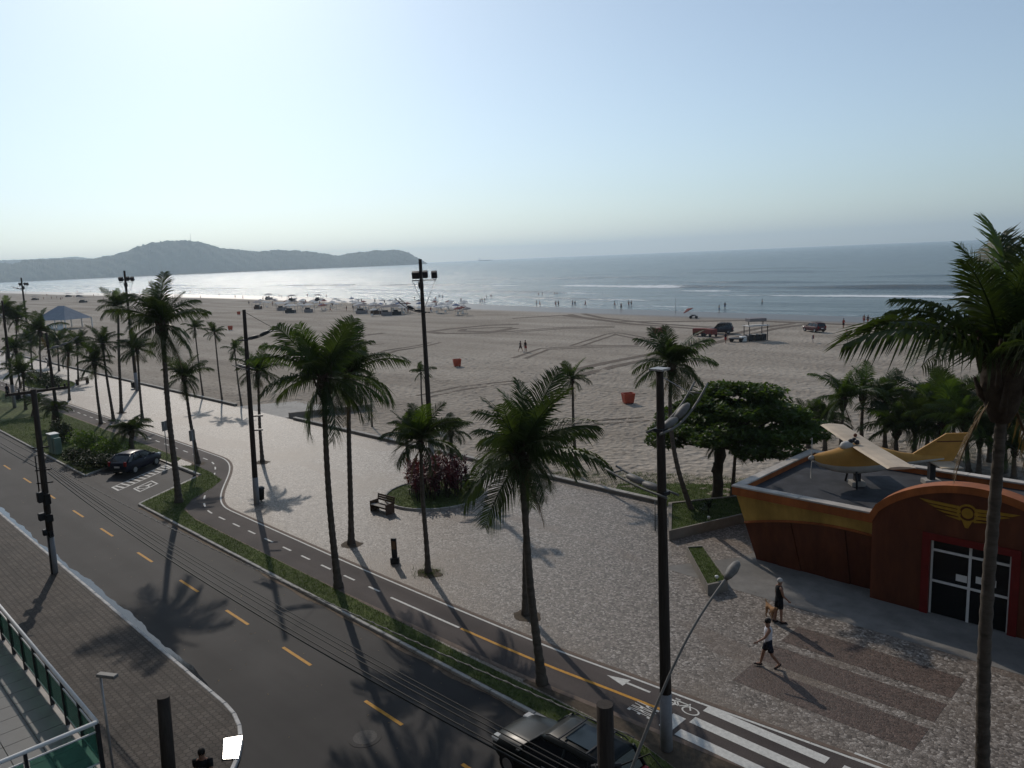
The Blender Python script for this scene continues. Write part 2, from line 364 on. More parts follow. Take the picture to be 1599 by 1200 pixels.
headland([(-260,415),(-100,408),(40,406),(95,403),(120,401),(140,404),(230,410),(300,420)], 9300, 9300, 300, 'hill', .5)
mast = MB(); pk = ray(298, 376); dh = math.hypot(pk.x, pk.y); u = Vector((pk.x/dh, pk.y/dh, 0))*5900
mast.tube([(u.x,u.y,200),(u.x,u.y,280)], [1.6,.8], 6)
tag(mast.build('radio_mast', M['dark_metal']), 'thin mast standing on the summit of the headland', 'mast')

# ---- road, pavements
def asphalt(name, c, sheen=.6):
    m = newmat(name); N, L, b = nodes(m); g = addn(m, 'ShaderNodeNewGeometry'); P = g.outputs['Position']
    mp = addn(m, 'ShaderNodeMapping'); mp.inputs['Scale'].default_value = (.05,.7,1); L.new(P, mp.inputs[0])
    n1 = addn(m, 'ShaderNodeTexNoise', Scale=1., Detail=5.); L.new(mp.outputs[0], n1.inputs['Vector'])
    n2 = addn(m, 'ShaderNodeTexNoise', Scale=60., Detail=3.); L.new(P, n2.inputs['Vector'])
    n3 = addn(m, 'ShaderNodeTexNoise', Scale=.35, Detail=6.); L.new(P, n3.inputs['Vector'])
    c1 = ramp(m, n1.outputs['Fac'], [(.3, tuple(x*.72 for x in c)), (.7, tuple(x*1.25 for x in c))])
    c2 = ramp(m, n2.outputs['Fac'], [(.3, (.75,.75,.75)), (.75, (1.3,1.3,1.3))])
    c3 = ramp(m, n3.outputs['Fac'], [(.35, (.8,.8,.8)), (.65, (1.15,1.13,1.1))])
    a1 = addn(m, 'ShaderNodeVectorMath', operation='MULTIPLY'); L.new(c1, a1.inputs[0]); L.new(c2, a1.inputs[1])
    a2 = addn(m, 'ShaderNodeVectorMath', operation='MULTIPLY'); L.new(a1.outputs[0], a2.inputs[0]); L.new(c3, a2.inputs[1])
    b.inputs['Specular IOR Level'].default_value = .12; L.new(a2.outputs[0], b.inputs['Base Color']); b.inputs['Roughness'].default_value = sheen
    bp = addn(m, 'ShaderNodeBump', Distance=.004); L.new(n2.outputs['Fac'], bp.inputs['Height']); L.new(bp.outputs[0], b.inputs['Normal'])
    return m
M['asphalt'] = asphalt('asphalt', (.042,.040,.040), .7)
M['path'] = asphalt('cycle_path_asphalt', (.085,.072,.068), .8)
road = MB().sheet([(-900,-60),(120,-60),(120,15.6),(-900,15.6)], -.1).build('road', M['asphalt'], kind='structure')

def mosaic(name, cols, tint, dirt):
    m = newmat(name); N, L, b = nodes(m); g = addn(m, 'ShaderNodeNewGeometry'); P = g.outputs['Position']
    vo = addn(m, 'ShaderNodeTexVoronoi', Scale=11.); L.new(P, vo.inputs['Vector'])
    sx = addn(m, 'ShaderNodeSeparateColor'); L.new(vo.outputs['Color'], sx.inputs[0])
    c = ramp(m, sx.outputs[0], cols)
    n1 = addn(m, 'ShaderNodeTexNoise', Scale=.16, Detail=5.); L.new(P, n1.inputs['Vector'])
    mp = addn(m, 'ShaderNodeMapping'); mp.inputs['Scale'].default_value = (.09,.24,1); L.new(P, mp.inputs[0])
    n2 = addn(m, 'ShaderNodeTexNoise', Scale=1., Detail=1.5); L.new(mp.outputs[0], n2.inputs['Vector'])
    c = mixc(m, ramp(m, n2.outputs['Fac'], [(.60,(0,0,0)),(.615,(.55,.55,.55))]), c, tint)
    sp = addn(m, 'ShaderNodeSeparateXYZ'); L.new(P, sp.inputs[0])                      # sandy soil spread beside the cycle path and the wall
    e1 = addn(m, 'ShaderNodeMapRange'); e1.inputs[1].default_value = 18.7; e1.inputs[2].default_value = 20.6; e1.inputs[3].default_value = .22; e1.inputs[4].default_value = 0; L.new(sp.outputs['Y'], e1.inputs[0])
    n5 = addn(m, 'ShaderNodeTexNoise', Scale=.55, Detail=6.); L.new(P, n5.inputs['Vector'])
    s1 = addn(m, 'ShaderNodeMath', operation='ADD'); L.new(n1.outputs['Fac'], s1.inputs[0]); L.new(e1.outputs[0], s1.inputs[1])
    s2 = addn(m, 'ShaderNodeMath', operation='MULTIPLY_ADD'); s2.inputs[1].default_value = .35; L.new(n5.outputs['Fac'], s2.inputs[0]); L.new(s1.outputs[0], s2.inputs[2])
    c = mixc(m, ramp(m, s2.outputs[0], [(.70,(0,0,0)),(.90,(.8,.8,.8))]), c, dirt)
    ve = addn(m, 'ShaderNodeTexVoronoi', Scale=11.); ve.feature = 'DISTANCE_TO_EDGE'; L.new(P, ve.inputs['Vector'])
    c = mixc(m, ramp(m, ve.outputs['Distance'], [(.02,(.75,.75,.75)),(.09,(0,0,0))]), c, (.09,.075,.06))
    L.new(c, b.inputs['Base Color']); b.inputs['Roughness'].default_value = .55; b.inputs['Specular IOR Level'].default_value = .32
    ad = addn(m, 'ShaderNodeMath', operation='ADD'); L.new(ve.outputs['Distance'], ad.inputs[0])
    sm = addn(m, 'ShaderNodeMath', operation='MULTIPLY'); sm.inputs[1].default_value = .35; L.new(sx.outputs[1], sm.inputs[0]); L.new(sm.outputs[0], ad.inputs[1])
    bp = addn(m, 'ShaderNodeBump', Distance=.02); L.new(ad.outputs[0], bp.inputs['Height']); L.new(bp.outputs[0], b.inputs['Normal'])
    return m
M['mosaic'] = mosaic('white_stone_mosaic', [(0,(.085,.071,.059)),(.3,(.175,.147,.124)),(.7,(.265,.228,.195)),(1,(.42,.375,.33))], (.17,.125,.095), (.20,.155,.115))
M['mosaic_red'] = mosaic('brown_stone_mosaic', [(0,(.06,.04,.032)),(.5,(.105,.07,.055)),(1,(.16,.11,.088))], (.09,.06,.046), (.11,.076,.06))
BAY = [(-49.1,15.75),(-52.5,20.9),(-63.0,20.9),(-59.6,15.75)]
promenade = MB().sheet([(-600,15.75),BAY[3],BAY[2],BAY[1],BAY[0],(60,15.75),(60,34.95),(-600,34.95)], 0).build('promenade', M['mosaic'], kind='structure')
MB().sheet([(-49.1,15.6),(-52.5,20.9),(-63.0,20.9),(-59.6,15.6)], -.095).build('parking_bay', M['asphalt'], kind='structure')
for y0, y1 in ((21.3,22.65),(23.1,24.3),(24.75,26.2)):
    MB().sheet([(-11.8,y0),(-6.25,y0),(-6.25,y1),(-11.8,y1)], .005).build('brown_mosaic_stripe', M['mosaic_red'], promenade)
M['paving'] = mat('grey_paving', (.20,.19,.175), .75, .2, 1.5, .004, 20, big=.25)
apron = MB().sheet([(-18.9,27.6),(40,27.6),(40,34.9),(-16,34.9),(-16.6,31.0)], .006).build('pavement', M['paving'], kind='structure')

# cycle path: straight beside the verge, swinging round the parking bay
CP = [(-300,23.4),(-120,23.4),(-75,23.3),(-60,23.25)]+[(-56.5+13.5*k/14, 23.2-5.45*((k/14)**2*(3-2*k/14))) for k in range(15)]+[(-40,17.75),(-35,17.75),(-30,17.75),(-24,17.85),(-18,18.02),(-14.4,18.3),(-11.6,18.52),(-8,18.85),(-4,19.2),(60,25)]
def smooth_path(p, n=6):
    out = []
    for i in range(len(p)-1):
        p0, p1, p2, p3 = [Vector((*p[max(0,min(len(p)-1,i+k))],0)) for k in (-1,0,1,2)]
        L_ = (p2-p1).length
        if (p1-p0).length > 1.8*L_ or L_ > 1.8*(p1-p0).length: p0 = p1-(p2-p1)
        if (p3-p2).length > 1.8*L_ or L_ > 1.8*(p3-p2).length: p3 = p2+(p2-p1)
        for k in range(n):
            t = k/n; out.append(.5*((2*p1)+(p2-p0)*t+(2*p0-5*p1+4*p2-p3)*t*t+(3*p1-p0-3*p2+p3)*t**3))
    out.append(Vector((*p[-1],0))); return out
cpts = smooth_path(CP)
cycle_path = MB().ribbon(cpts, 2.05, .006).build('cycle_path', M['path'], kind='structure')
def offs(pts, d): 
    o = []
    for i, p in enumerate(pts):
        t = pts[min(i+1,len(pts)-1)]-pts[max(i-1,0)]; o.append(p+Vector((-t.y,t.x,0)).normalized()*d)
    return o
MB().ribbon(offs(cpts, .97), .09, .010).build('edge_line', M['white_paint'], cycle_path)
M['edging'] = mat('brown_edging', (.16,.12,.095), .85, .25, 4, .004, 30)
MB().ribbon(offs(cpts, 1.11), .16, .014).build('edging', M['edging'], cycle_path)
MB().ribbon(offs(cpts, -1.11), .18, .011).build('edging', M['edging'], cycle_path)
# centre dashes / line
acc = 0; prev = cpts[0]; dash = []
for i in range(len(cpts)-1):
    seg = cpts[i+1]-cpts[i]; L_ = seg.length; k = 0
    while k < L_:
        p = cpts[i]+seg*(k/L_); 
        if -130 < p.x < -26: dash.append(p)
        k += .1
run = []; s_ = 0
for p in dash:
    ph = s_ % 2.0
    if ph < 1.0: run.append(p)
    elif run:
        if len(run) > 4: MB().ribbon(run, .10, .011).build('lane_dash', M['white_paint'], cycle_path)
        run = []
    s_ += .1
def cy_(x): return float(np.interp(x, [p.x for p in cpts], [p.y for p in cpts]))-.06
MB().ribbon([(x, cy_(x), 0) for x in np.linspace(-25.8,-21.5,8)], .10, .011).build('lane_line', M['white_paint'], cycle_path)
MB().ribbon([(x, cy_(x), 0) for x in np.linspace(-21.4,-12.4,20)], .12, .011).build('lane_line', M['yellow_paint'], cycle_path)
for y0, y1, x0, x1 in ((17.58,17.93,-11.6,-7.82),(18.38,18.73,-11.6,-7.82),(19.16,19.5,-11.6,-7.82),(18.3,18.65,-7.4,-3),(19.1,19.45,-7.4,-3),(19.9,20.2,-7.4,-3)):
    MB().sheet([(x0,y0),(x1,y0),(x1,y1),(x0,y1)], .012).build('crossing_stripe', M['white_paint'], cycle_path)
MB().sheet([(-12.2,17.66),(-11.76,17.66),(-11.76,18.46),(-12.2,18.46)], .012).build('stop_line', M['white_paint'], cycle_path)
# arrow
ar = MB(); ar.sheet([(-14.32,18.86),(-13.4,18.9),(-13.4,18.99),(-14.32,18.96)], .012); ar.sheet([(-14.3,18.68),(-14.3,19.12),(-15.1,18.86)], .012)
ar.build('arrow_marking', M['white_paint'], cycle_path)
# bicycle symbol
bk = MB(); bx, by = -12.3, 18.95
def ring(m, cx, cy, rx, ry, w, z, n=20):
    vs = []
    for j in range(n):
        th = 2*math.pi*j/n
        for q in (1, 1-w): vs.append((cx+math.cos(th)*rx*q, cy+math.sin(th)*ry*q, z))
    m.add(vs, [(2*j, 2*((j+1)%n), 2*((j+1)%n)+1, 2*j+1) for j in range(n)])
ring(bk, bx-.42, by-.05, .3, .2, .2, .013); ring(bk, bx+.42, by-.05, .3, .2, .2, .013)
for a_, b_ in [((-.42,-.05),(-.2,.16)),((-.2,.16),(.25,.18)),((-.2,.16),(.0,-.05)),((.0,-.05),(.25,.18)),((.25,.18),(.42,-.05)),((.0,-.05),(-.42,-.05)),((.25,.18),(.22,.26)),((-.2,.16),(-.22,.24)),((-.3,.24),(-.12,.24))]:
    bk.ribbon([(bx+a_[0],by+a_[1],0),(bx+b_[0],by+b_[1],0)], .05, .0165)
bk.build('bicycle_symbol', M['white_paint'], cycle_path)
def lettering(name, text, m, parent, mtx, size, sx=1, sy=1):
    c = bpy.data.curves.new(name, 'FONT'); c.body = text; c.size = size; c.align_x = 'CENTER'; c.align_y = 'CENTER'
    o = bpy.data.objects.new(name, c); COL.objects.link(o); dg = bpy.context.evaluated_depsgraph_get()
    me = bpy.data.meshes.new_from_object(o.evaluated_get(dg)); bpy.data.objects.remove(o)
    me.transform(Matrix.Diagonal((sx, sy, 1, 1))); me.transform(mtx); me.materials.clear()
    return link(name, me, m, parent)
lettering('lettering', 'PARE', M['white_paint'], cycle_path, Matrix.Translation((-13.05,18.0,.012)) @ Matrix.Rotation(-math.pi/2, 4, 'Z'), .36, .72, 3.4)

# road markings
for x0 in (-92,-86.2,-80.4,-74.6,-68.8,-63,-57.2,-51.4,-46.3,-40.6,-35.2,-30.4,-25.6,-20.2,-15.4):
    MB().sheet([(x0,12.55),(x0+2.0,12.55),(x0+2.0,12.67),(x0,12.67)], -.094).build('lane_dash', M['yellow_paint'], road)
# bay markings: hatched strip and wheelchair square
def bayp(u, w): return (-59.6+u-(w*.66), 15.75+w)     # u along the road, w into the bay
for w0, w1 in ((.15,.3),(4.85,5.0)): MB().sheet([bayp(4.9,w0),bayp(6.1,w0),bayp(6.1,w1),bayp(4.9,w1)], -.089).build('bay_line', M['white_paint'], road)
for u0 in (4.85,6.05): MB().sheet([bayp(u0,.15),bayp(u0+.1,.15),bayp(u0+.1,5),bayp(u0,5)], -.0885).build('bay_line', M['white_paint'], road)
for k in range(10):
    w0 = .4+k*.45; MB().sheet([bayp(4.97,w0+.0),bayp(6.03,w0+.22),bayp(6.03,w0+.38),bayp(4.97,w0+.16)], -.0893).build('hatch_bar', M['white_paint'], road)
sq = MB(); 
for (a_, b_, c_, d_) in ((7.0,7.12,1.0,2.6),(8.1,8.22,1.0,2.6),(7.1,8.12,1.0,1.12),(7.1,8.12,2.48,2.6)): sq.sheet([bayp(a_,c_),bayp(b_,c_),bayp(b_,d_),bayp(a_,d_)], -.089)
p0 = bayp(7.6,1.6); ring(sq, p0[0], p0[1], .38, .4, .22, -.089); sq.sheet([bayp(7.5,1.8),bayp(7.7,1.8),bayp(7.7,2.3),bayp(7.5,2.3)], -.0887)
sq.build('wheelchair_marking', M['white_paint'], road)
mh = MB().lathe([(.36,-.095),(.36,-.088)], W(570,1152,-.1)[:2]+(0,) if False else (W(570,1152,-.1).x, W(570,1152,-.1).y, 0), 24)
manhole = mh.build('manhole_cover', mat('cast_iron', (.055,.052,.05), .7, .3, 20, .004, 40), road)
MB().lathe([(.50,-.0965),(.50,-.0915)], (W(570,1152,-.1).x, W(570,1152,-.1).y, 0), 24).build('manhole_surround', M['asphalt'], road)

# kerbs of single stones
def kerb(pts, name, parent, w=.15, z0=-.12, z1=.012, step=1.0, gap=.02, m=None):
    pts = [Vector((*p,0)) for p in pts]
    for i in range(len(pts)-1):
        d = pts[i+1]-pts[i]; n = max(1, round(d.length/step)); ang = math.atan2(d.y, d.x); L_ = d.length/n
        key = (round(L_,3), w, z0, z1)
        if key not in KM: KM[key] = MB().bbox(gap/2, L_-gap/2, -w/2, w/2, z0, z1, .018).mesh('kerb_stone')
        for k in range(n):
            o = link('kerb_stone', KM[key], m or M['kerb'], parent); p = pts[i]+d*(k/n)
            o.location = (p.x, p.y, random.uniform(-.006,.006)); o.rotation_euler = (0,0,ang+random.uniform(-.006,.006))
KM = {}
kroot = tag(MB().box(-600,-120,15.6,15.75,-.12,.01).build('kerb', M['kerb']), 'long pale stone kerb between the avenue and the grass verge', 'kerb')
kerb([(-120,15.68),(-59.6,15.68),(-63,20.82)], 'kerb', kroot); kerb([(-52.5,20.82),(-49.1,15.68),(-9.5,15.68)], 'kerb', kroot)
kerb([(-57.2,20.95),(-52.5,20.95)], 'kerb', kroot, .2, -.1, .08)

# grass verge
M['soil'] = mat('soil', (.09,.07,.05), .95, .3, 5, .01, 20)
M['turf'] = mat('turf', (.06,.085,.025), .95, .45, 3, .03, 40, col2=(.085,.105,.035), big=.3)
M['blade'] = mat('grass_blades', (.055,.09,.022), .7, .4, 1.2, 0, trans=.35)
def blades(poly_pts, name, z, parent=None, h=.06, label=None):
    P_ = np.array(poly_pts); n = len(P_)
    c = P_ + rng.normal(0, .02, P_.shape); ang = rng.uniform(0, 6.28, n); hh = h*rng.uniform(.5, 1.5, n); w = .008+.006*rng.random(n)
    dx = np.cos(ang)*w; dy = np.sin(ang)*w; lx = rng.normal(0, .5, n)*hh; ly = rng.normal(0, .5, n)*hh
    v = np.stack([np.stack([c[:,0]-dx, c[:,1]-dy, np.full(n, z)], -1), np.stack([c[:,0]+dx, c[:,1]+dy, np.full(n, z)], -1), np.stack([c[:,0]+lx, c[:,1]+ly, z+hh], -1)], 1).reshape(-1, 3)
    o = raw(name, v, np.arange(3*n).reshape(-1, 3), M['blade'], parent, 'stuff')
    if label: tag(o, label, 'grass')
    return o
def inpoly(pts, poly):
    x, y = pts[:,0], pts[:,1]; r = np.zeros(len(pts), bool); j = len(poly)-1
    for i in range(len(poly)):
        xi, yi = poly[i]; xj, yj = poly[j]
        c = ((yi > y) != (yj > y)) & (x < (xj-xi)*(y-yi)/(yj-yi+1e-12)+xi); r ^= c; j = i
    return r
def scatter(poly, dens):
    P_ = np.array(poly); lo, hi = P_.min(0), P_.max(0); n = int(np.prod(hi-lo)*dens); q = rng.uniform(lo, hi, (n, 2)); return q[inpoly(q, poly)]
VERGE = [(-49.0,15.76),(-9.6,15.76),(-9.9,16.1),(-12.2,16.62),(-20,16.6),(-30,16.68),(-43,16.65),(-45.5,17.0),(-47.2,18.2),(-48.6,20.1),(-50.0,21.4),(-52.5,21.75),(-55.5,21.9),(-56.2,21.15),(-52.4,21.05)]
MB().sheet([(-17,16.72),(-12.2,16.66),(-9.9,16.15),(-4,15.8),(-4,17.9),(-8,17.75),(-11.6,17.42),(-14.4,17.18),(-17,16.92)], .0045).build('soil', M['soil'], promenade)
verge = MB().sheet(VERGE, .016).build('verge', M['turf'], kind='structure')
blades(scatter(VERGE, 330), 'grass', .016, label='short mown grass on the strip beside the kerb')
GARDEN = [(-140,15.76),(-59.7,15.76),(-63.1,20.9),(-57.4,21.1),(-58.5,22.1),(-140,22.2)]
MB().sheet(GARDEN, .017).build('garden', M['turf'], kind='structure')
blades(scatter([(-90,15.8)]+GARDEN[1:5]+[(-90,22)], 120), 'grass', .017, h=.08, label='grass round the shrubs by the parked hatchback')

# near pavement with rounded corner, kerb, gutter water
def arc(cx, cy, r, a0, a1, n): return [(cx+r*math.cos(R(a0+(a1-a0)*i/n)), cy+r*math.sin(R(a0+(a1-a0)*i/n))) for i in range(n+1)]
def paver_material():
    m = newmat('interlocking_pavers'); N, L, b = nodes(m); g = addn(m, 'ShaderNodeNewGeometry')
    sp = addn(m, 'ShaderNodeSeparateXYZ'); L.new(g.outputs['Position'], sp.inputs[0])
    # zigzag: shift y by a triangle wave of x
    pp = addn(m, 'ShaderNodeMath', operation='PINGPONG'); pp.inputs[1].default_value = .11; L.new(sp.outputs['X'], pp.inputs[0])
    ml = addn(m, 'ShaderNodeMath', operation='MULTIPLY_ADD'); ml.inputs[1].default_value = .6; L.new(pp.outputs[0], ml.inputs[0]); L.new(sp.outputs['Y'], ml.inputs[2])
    cb = addn(m, 'ShaderNodeCombineXYZ'); L.new(sp.outputs['X'], cb.inputs[0]); L.new(ml.outputs[0], cb.inputs[1])
    br = addn(m, 'ShaderNodeTexBrick'); br.inputs['Scale'].default_value = 1.0; br.inputs['Brick Width'].default_value = .22; br.inputs['Row Height'].default_value = .2
    br.inputs['Mortar Size'].default_value = .016; br.inputs['Mortar Smooth'].default_value = .2
    br.inputs['Color1'].default_value = (.062,.051,.044,1); br.inputs['Color2'].default_value = (.10,.085,.074,1); br.inputs['Mortar'].default_value = (.04,.035,.03,1)
    L.new(cb.outputs[0], br.inputs['Vector'])
    n1 = addn(m, 'ShaderNodeTexNoise', Scale=.7, Detail=5.); L.new(g.outputs['Position'], n1.inputs['Vector'])
    c3 = ramp(m, n1.outputs['Fac'], [(.3,(.72,.72,.72)),(.7,(1.15,1.13,1.1))])
    mu = addn(m, 'ShaderNodeVectorMath', operation='MULTIPLY'); L.new(br.outputs['Color'], mu.inputs[0]); L.new(c3, mu.inputs[1]); L.new(mu.outputs[0], b.inputs['Base Color'])
    b.inputs['Roughness'].default_value = .7; b.inputs['Specular IOR Level'].default_value = .12
    iv = addn(m, 'ShaderNodeMath', operation='SUBTRACT'); iv.inputs[0].default_value = 1; L.new(br.outputs['Fac'], iv.inputs[1])
    bp = addn(m, 'ShaderNodeBump', Distance=.02); L.new(iv.outputs[0], bp.inputs['Height']); L.new(bp.outputs[0], b.inputs['Normal'])
    return m
M['pavers'] = paver_material()
cor = arc(-23.5, 4.3, 5.0, 90, 0, 10)
MB().prism([(-400,-60),(-18.5,-60)]+cor[::-1]+[(-400,9.3)], -.15, .0).build('sidewalk', M['pavers'], kind='structure')
k2 = tag(MB().box(-400,-90,9.3,9.42,-.15,.005).build('kerb', M['kerb']), 'pale kerb of the brick pavement, with water standing along it', 'kerb')
M['kerb_white'] = mat('whitewashed_kerb', (.55,.54,.52), .8, .25, 3, .004, 25)
kerb([(-90,9.37),(-23.5,9.37)]+[(x+.05*(x+23.5)/5, y+.07*(y-4.3)/5) for x, y in cor[1:]], 'kerb', k2, .13, -.15, .012, m=M['kerb_white'])
# standing water in the gutter
M['water'] = mat('gutter_water', (.03,.035,.04), .05, .1, 3, spec=.5)
n_ = 240; xs_ = np.linspace(-75, -24.5, n_); wd_ = .25+.07*np.sin(xs_*.31)+.05*np.sin(xs_*1.13+1)+.03*np.sin(xs_*3.7)+rng.normal(0, .012, n_); wd_[-6:] *= np.linspace(.8,.1,6); wd_[:20] *= np.linspace(.2,1,20)
pv = [(x, 9.435, -.0945) for x in xs_]+[(x, 9.45+w, -.0945) for x, w in zip(xs_, wd_)]
puddle = MB().add(pv, [(i, i+1, n_+i+1, n_+i) for i in range(n_-1)]).build('gutter_water', M['water'], kind='structure')

# low wall along the sand
M['wall'] = mat('rendered_wall', (.24,.215,.185), .9, .25, 1.2, .006, 12, big=.25)
def lowwall(x0, x1, label):
    o = MB().box(x0, x1, 34.96, 35.2, -.4, .16).build('low_wall', M['wall']); tag(o, label, 'wall')
    n = max(1, int((x1-x0)/2.5)); L_ = (x1-x0)/n
    for k in range(n): MB().bbox(x0+k*L_+.006, x0+(k+1)*L_-.006, 34.92, 35.26, .16, .24, .012).build('coping_stone', M['concrete'], o)
lowwall(-190, -76.5, 'low wall edging the sand behind the row of slender palms on the left')
lowwall(-64.6, -23.6, 'low wall edging the sand from the beach ramp to the raised lawn')
rp = MB().prism([(-66.0,35.3),(-65.7,35.3),(-62.6,42.5),(-62.9,42.5)], -.4, .45).build('ramp_wall', M['wall']); tag(rp, 'short slanting wall of the ramp down to the sand', 'wall')
MB().add([(-76.4,34.95,.004),(-66.1,34.95,.004),(-63.1,42,-.14),(-73.4,42,-.14)], [(0,1,2,3)]).build('ramp', M['concrete'], kind='structure')
# ================================================================ palms
M['frond'] = mat('palm_leaf', (.040,.062,.022), .5, .35, 2.5, 0, trans=.30, spec=.25)
M['frond_young'] = mat('young_palm_leaf', (.055,.092,.022), .5, .3, 2.5, 0, trans=.38, spec=.25)
M['frond_dead'] = mat('dry_palm_leaf', (.15,.10,.055), .8, .3, 3, 0, trans=.2)
M['trunk'] = mat('palm_trunk', (.105,.088,.072), .9, .35, 3, .012, 14, stretch=(1,1,3))
M['boot'] = mat('palm_fibre', (.06,.043,.03), .95, .4, 8, .02, 30)
M['coconut'] = mat('coconut_husk', (.10,.11,.03), .6, .3, 6)
def frond_mesh(e0, droop, st, seed, hang=.5, wmul=1.0):
    r = random.Random(seed); K = 40; pts = []; p = Vector((0,0,0)); bend = r.uniform(-.25,.25)
    dirs = []
    for k in range(K+1):
        t = k/K; e = R(e0-droop*t**1.35); a = bend*t*t
        d = Vector((math.cos(e)*math.cos(a), math.cos(e)*math.sin(a), math.sin(e))); dirs.append(d); pts.append(p.copy()); p = p+d/K
    b = MB(); idx = list(range(0, K+1, 5))
    b.tube([pts[i] for i in idx], [.013*(1-i/K)+.002 for i in idx], 4, False)
    for s in range(st):
        t = .10+.90*(s+r.uniform(-.2,.2))/st; t = min(.995, max(.08, t)); k = t*K; i = int(k); q = pts[i].lerp(pts[min(K,i+1)], k-i); d = dirs[i]
        side = d.cross(Vector((0,0,1)))
        if side.length < 1e-3: side = Vector((0,1,0))
        side.normalize(); up = side.cross(d).normalized()
        ln = (.33*math.sin(math.pi*min(1, .16+t*.80))**.8+.03)*wmul
        for sg in (-1, 1):
            l = ln*r.uniform(.82,1.1); fw = .45+.75*t+r.uniform(-.12,.12); ri = r.uniform(.05,.42)
            dv = (side*sg + d*fw + up*ri).normalized()
            m = q+dv*l*.5; m.z -= l*.06*hang; e = q+dv*l*.96; e.z -= l*(.30+r.uniform(0,.22))*hang*(1.15-.3*t)
            wv = (d*.75-up*.4*sg*0+Vector((0,0,.35))).normalized()*.0105*(1.15-.45*t)
            b.add([q-wv*.7, q+wv*.7, m+wv, m-wv, e], [(0,1,2,3),(3,2,4)])
    return b.mesh('frond')
EL = [86,77,68,59,50,41,31,20,8,-8,-26,-48]
FR = {}
for i, e in enumerate(EL):
    for k in range(3):
        FR[i,k] = frond_mesh(e+random.uniform(-3,3), 22+ (e < 80)*18 + (e < 65)*22 + (e < 30)*8 - max(0, -e)*.4, 58, 100+i*3+k, .6+.75*(i > 2))
for k in range(3): FR['dead',k] = frond_mesh(-62, 22, 24, 300+k, .9, .7)
BOOT = {}
def boot_mesh(k):
    r = random.Random(k); b = MB()
    b.lathe([(.11,-.55),(.17,-.42),(.24,-.2),(.25,-.02),(.2,.16),(.12,.34),(.03,.5)], n=10)
    for j in range(16):
        a = j*2.4+r.uniform(-.2,.2); z = -.42+.045*j; rr = .20; L_ = r.uniform(.22,.4)
        b.tube([(rr*.6*math.cos(a),rr*.6*math.sin(a),z),(rr*1.2*math.cos(a),rr*1.2*math.sin(a),z+L_*.35),(1.6*rr*math.cos(a),1.6*rr*math.sin(a),z+L_)], [.06,.045,.02], 5)
    return b.mesh('leaf_base')
for k in range(3): BOOT[k] = boot_mesh(k)
nutm = MB().ball((0,0,0), .11, 8, 6, (1,1,1.25)).mesh('coconut')
palms = []
def palm(base, top, L_, label, n=22, r=.15, young=0., curve=0., dead=2, nuts=0, boot=1.0, group='coconut palms of the promenade', emin=0, emax=12, seed=None, name='palm_tree', bz=0.0):
    rd = random.Random(seed if seed is not None else len(palms)*17+5)
    B = base if isinstance(base, Vector) else W(*base, bz); T = top if isinstance(top, Vector) else TOP(B, *top)
    o = thing(name, label, 'palm tree', B, 0, group); palms.append(o)
    t = T-B; h = t.length; k = max(8, int(h*3)); pts = []; rad = []
    sidev = VR*curve
    for i in range(k*2+1):
        u = i/(k*2); p = t*u + sidev*math.sin(math.pi*u) + Vector((math.sin(u*7+len(palms))*.03*h/8, math.cos(u*6)*.03*h/8, 0)); p.z -= .06*(1-u)
        pts.append(p); rr = r*(1.0-.38*u)+r*.55*math.exp(-u*h*2.2); rad.append(rr*(1.08 if i % 2 else .94))
    MB().tube(pts, rad, 9).build('trunk', M['trunk'], o)
    tp = pts[-1]
    if boot:
        bo = link('leaf_base', BOOT[rd.randrange(3)], M['boot'], o); bo.location = tp; sc = boot*max(.55, r/.15)*min(1.2, L_/2.4); bo.scale = (sc, sc, sc*1.1); bo.rotation_euler = (0,0,rd.uniform(0,6))
    az0 = rd.uniform(0, 6.28); n = max(10, int(n*.84))
    for i in range(n):
        u = i/(n-1); ei = emin+(emax-1-emin)*u**1.08; e = min(11, max(0, int(round(ei+rd.uniform(-.6,.6)))))
        f = link('frond', FR[e, rd.randrange(3)], None, o)
        mt = M['frond_young'] if (rd.random() < young or (e < 2 and rd.random() < .5)) else M['frond']
        if not f.data.materials: f.data.materials.append(M['frond'])
        f.material_slots[0].link = 'OBJECT'; f.material_slots[0].material = mt
        s = L_*rd.uniform(.78,1.18)*(.72 if e < 1 else 1)*(1 if e < 9 else .88); f.scale = (s, s, s)
        f.location = tp+Vector((0,0,.15*L_/3+.12*(1-u))); f.rotation_euler = (rd.uniform(-.5,.5), rd.uniform(-.1,.1), az0+i*2.39996+rd.uniform(-.45,.45))
    for i in range(dead):
        f = link('dry_frond', FR['dead', rd.randrange(3)], None, o)
        if not f.data.materials: f.data.materials.append(M['frond_dead'])
        s = L_*rd.uniform(.55,.9); f.scale = (s,s,s); f.location = tp+Vector((0,0,-.15)); f.rotation_euler = (0,0,rd.uniform(0,6.28))
    for i in range(nuts):
        a = rd.uniform(0,6.28); c = link('coconut', nutm, M['coconut'], o); c.location = tp+Vector((math.cos(a)*.26, math.sin(a)*.26, -.12-rd.random()*.28))
    return o
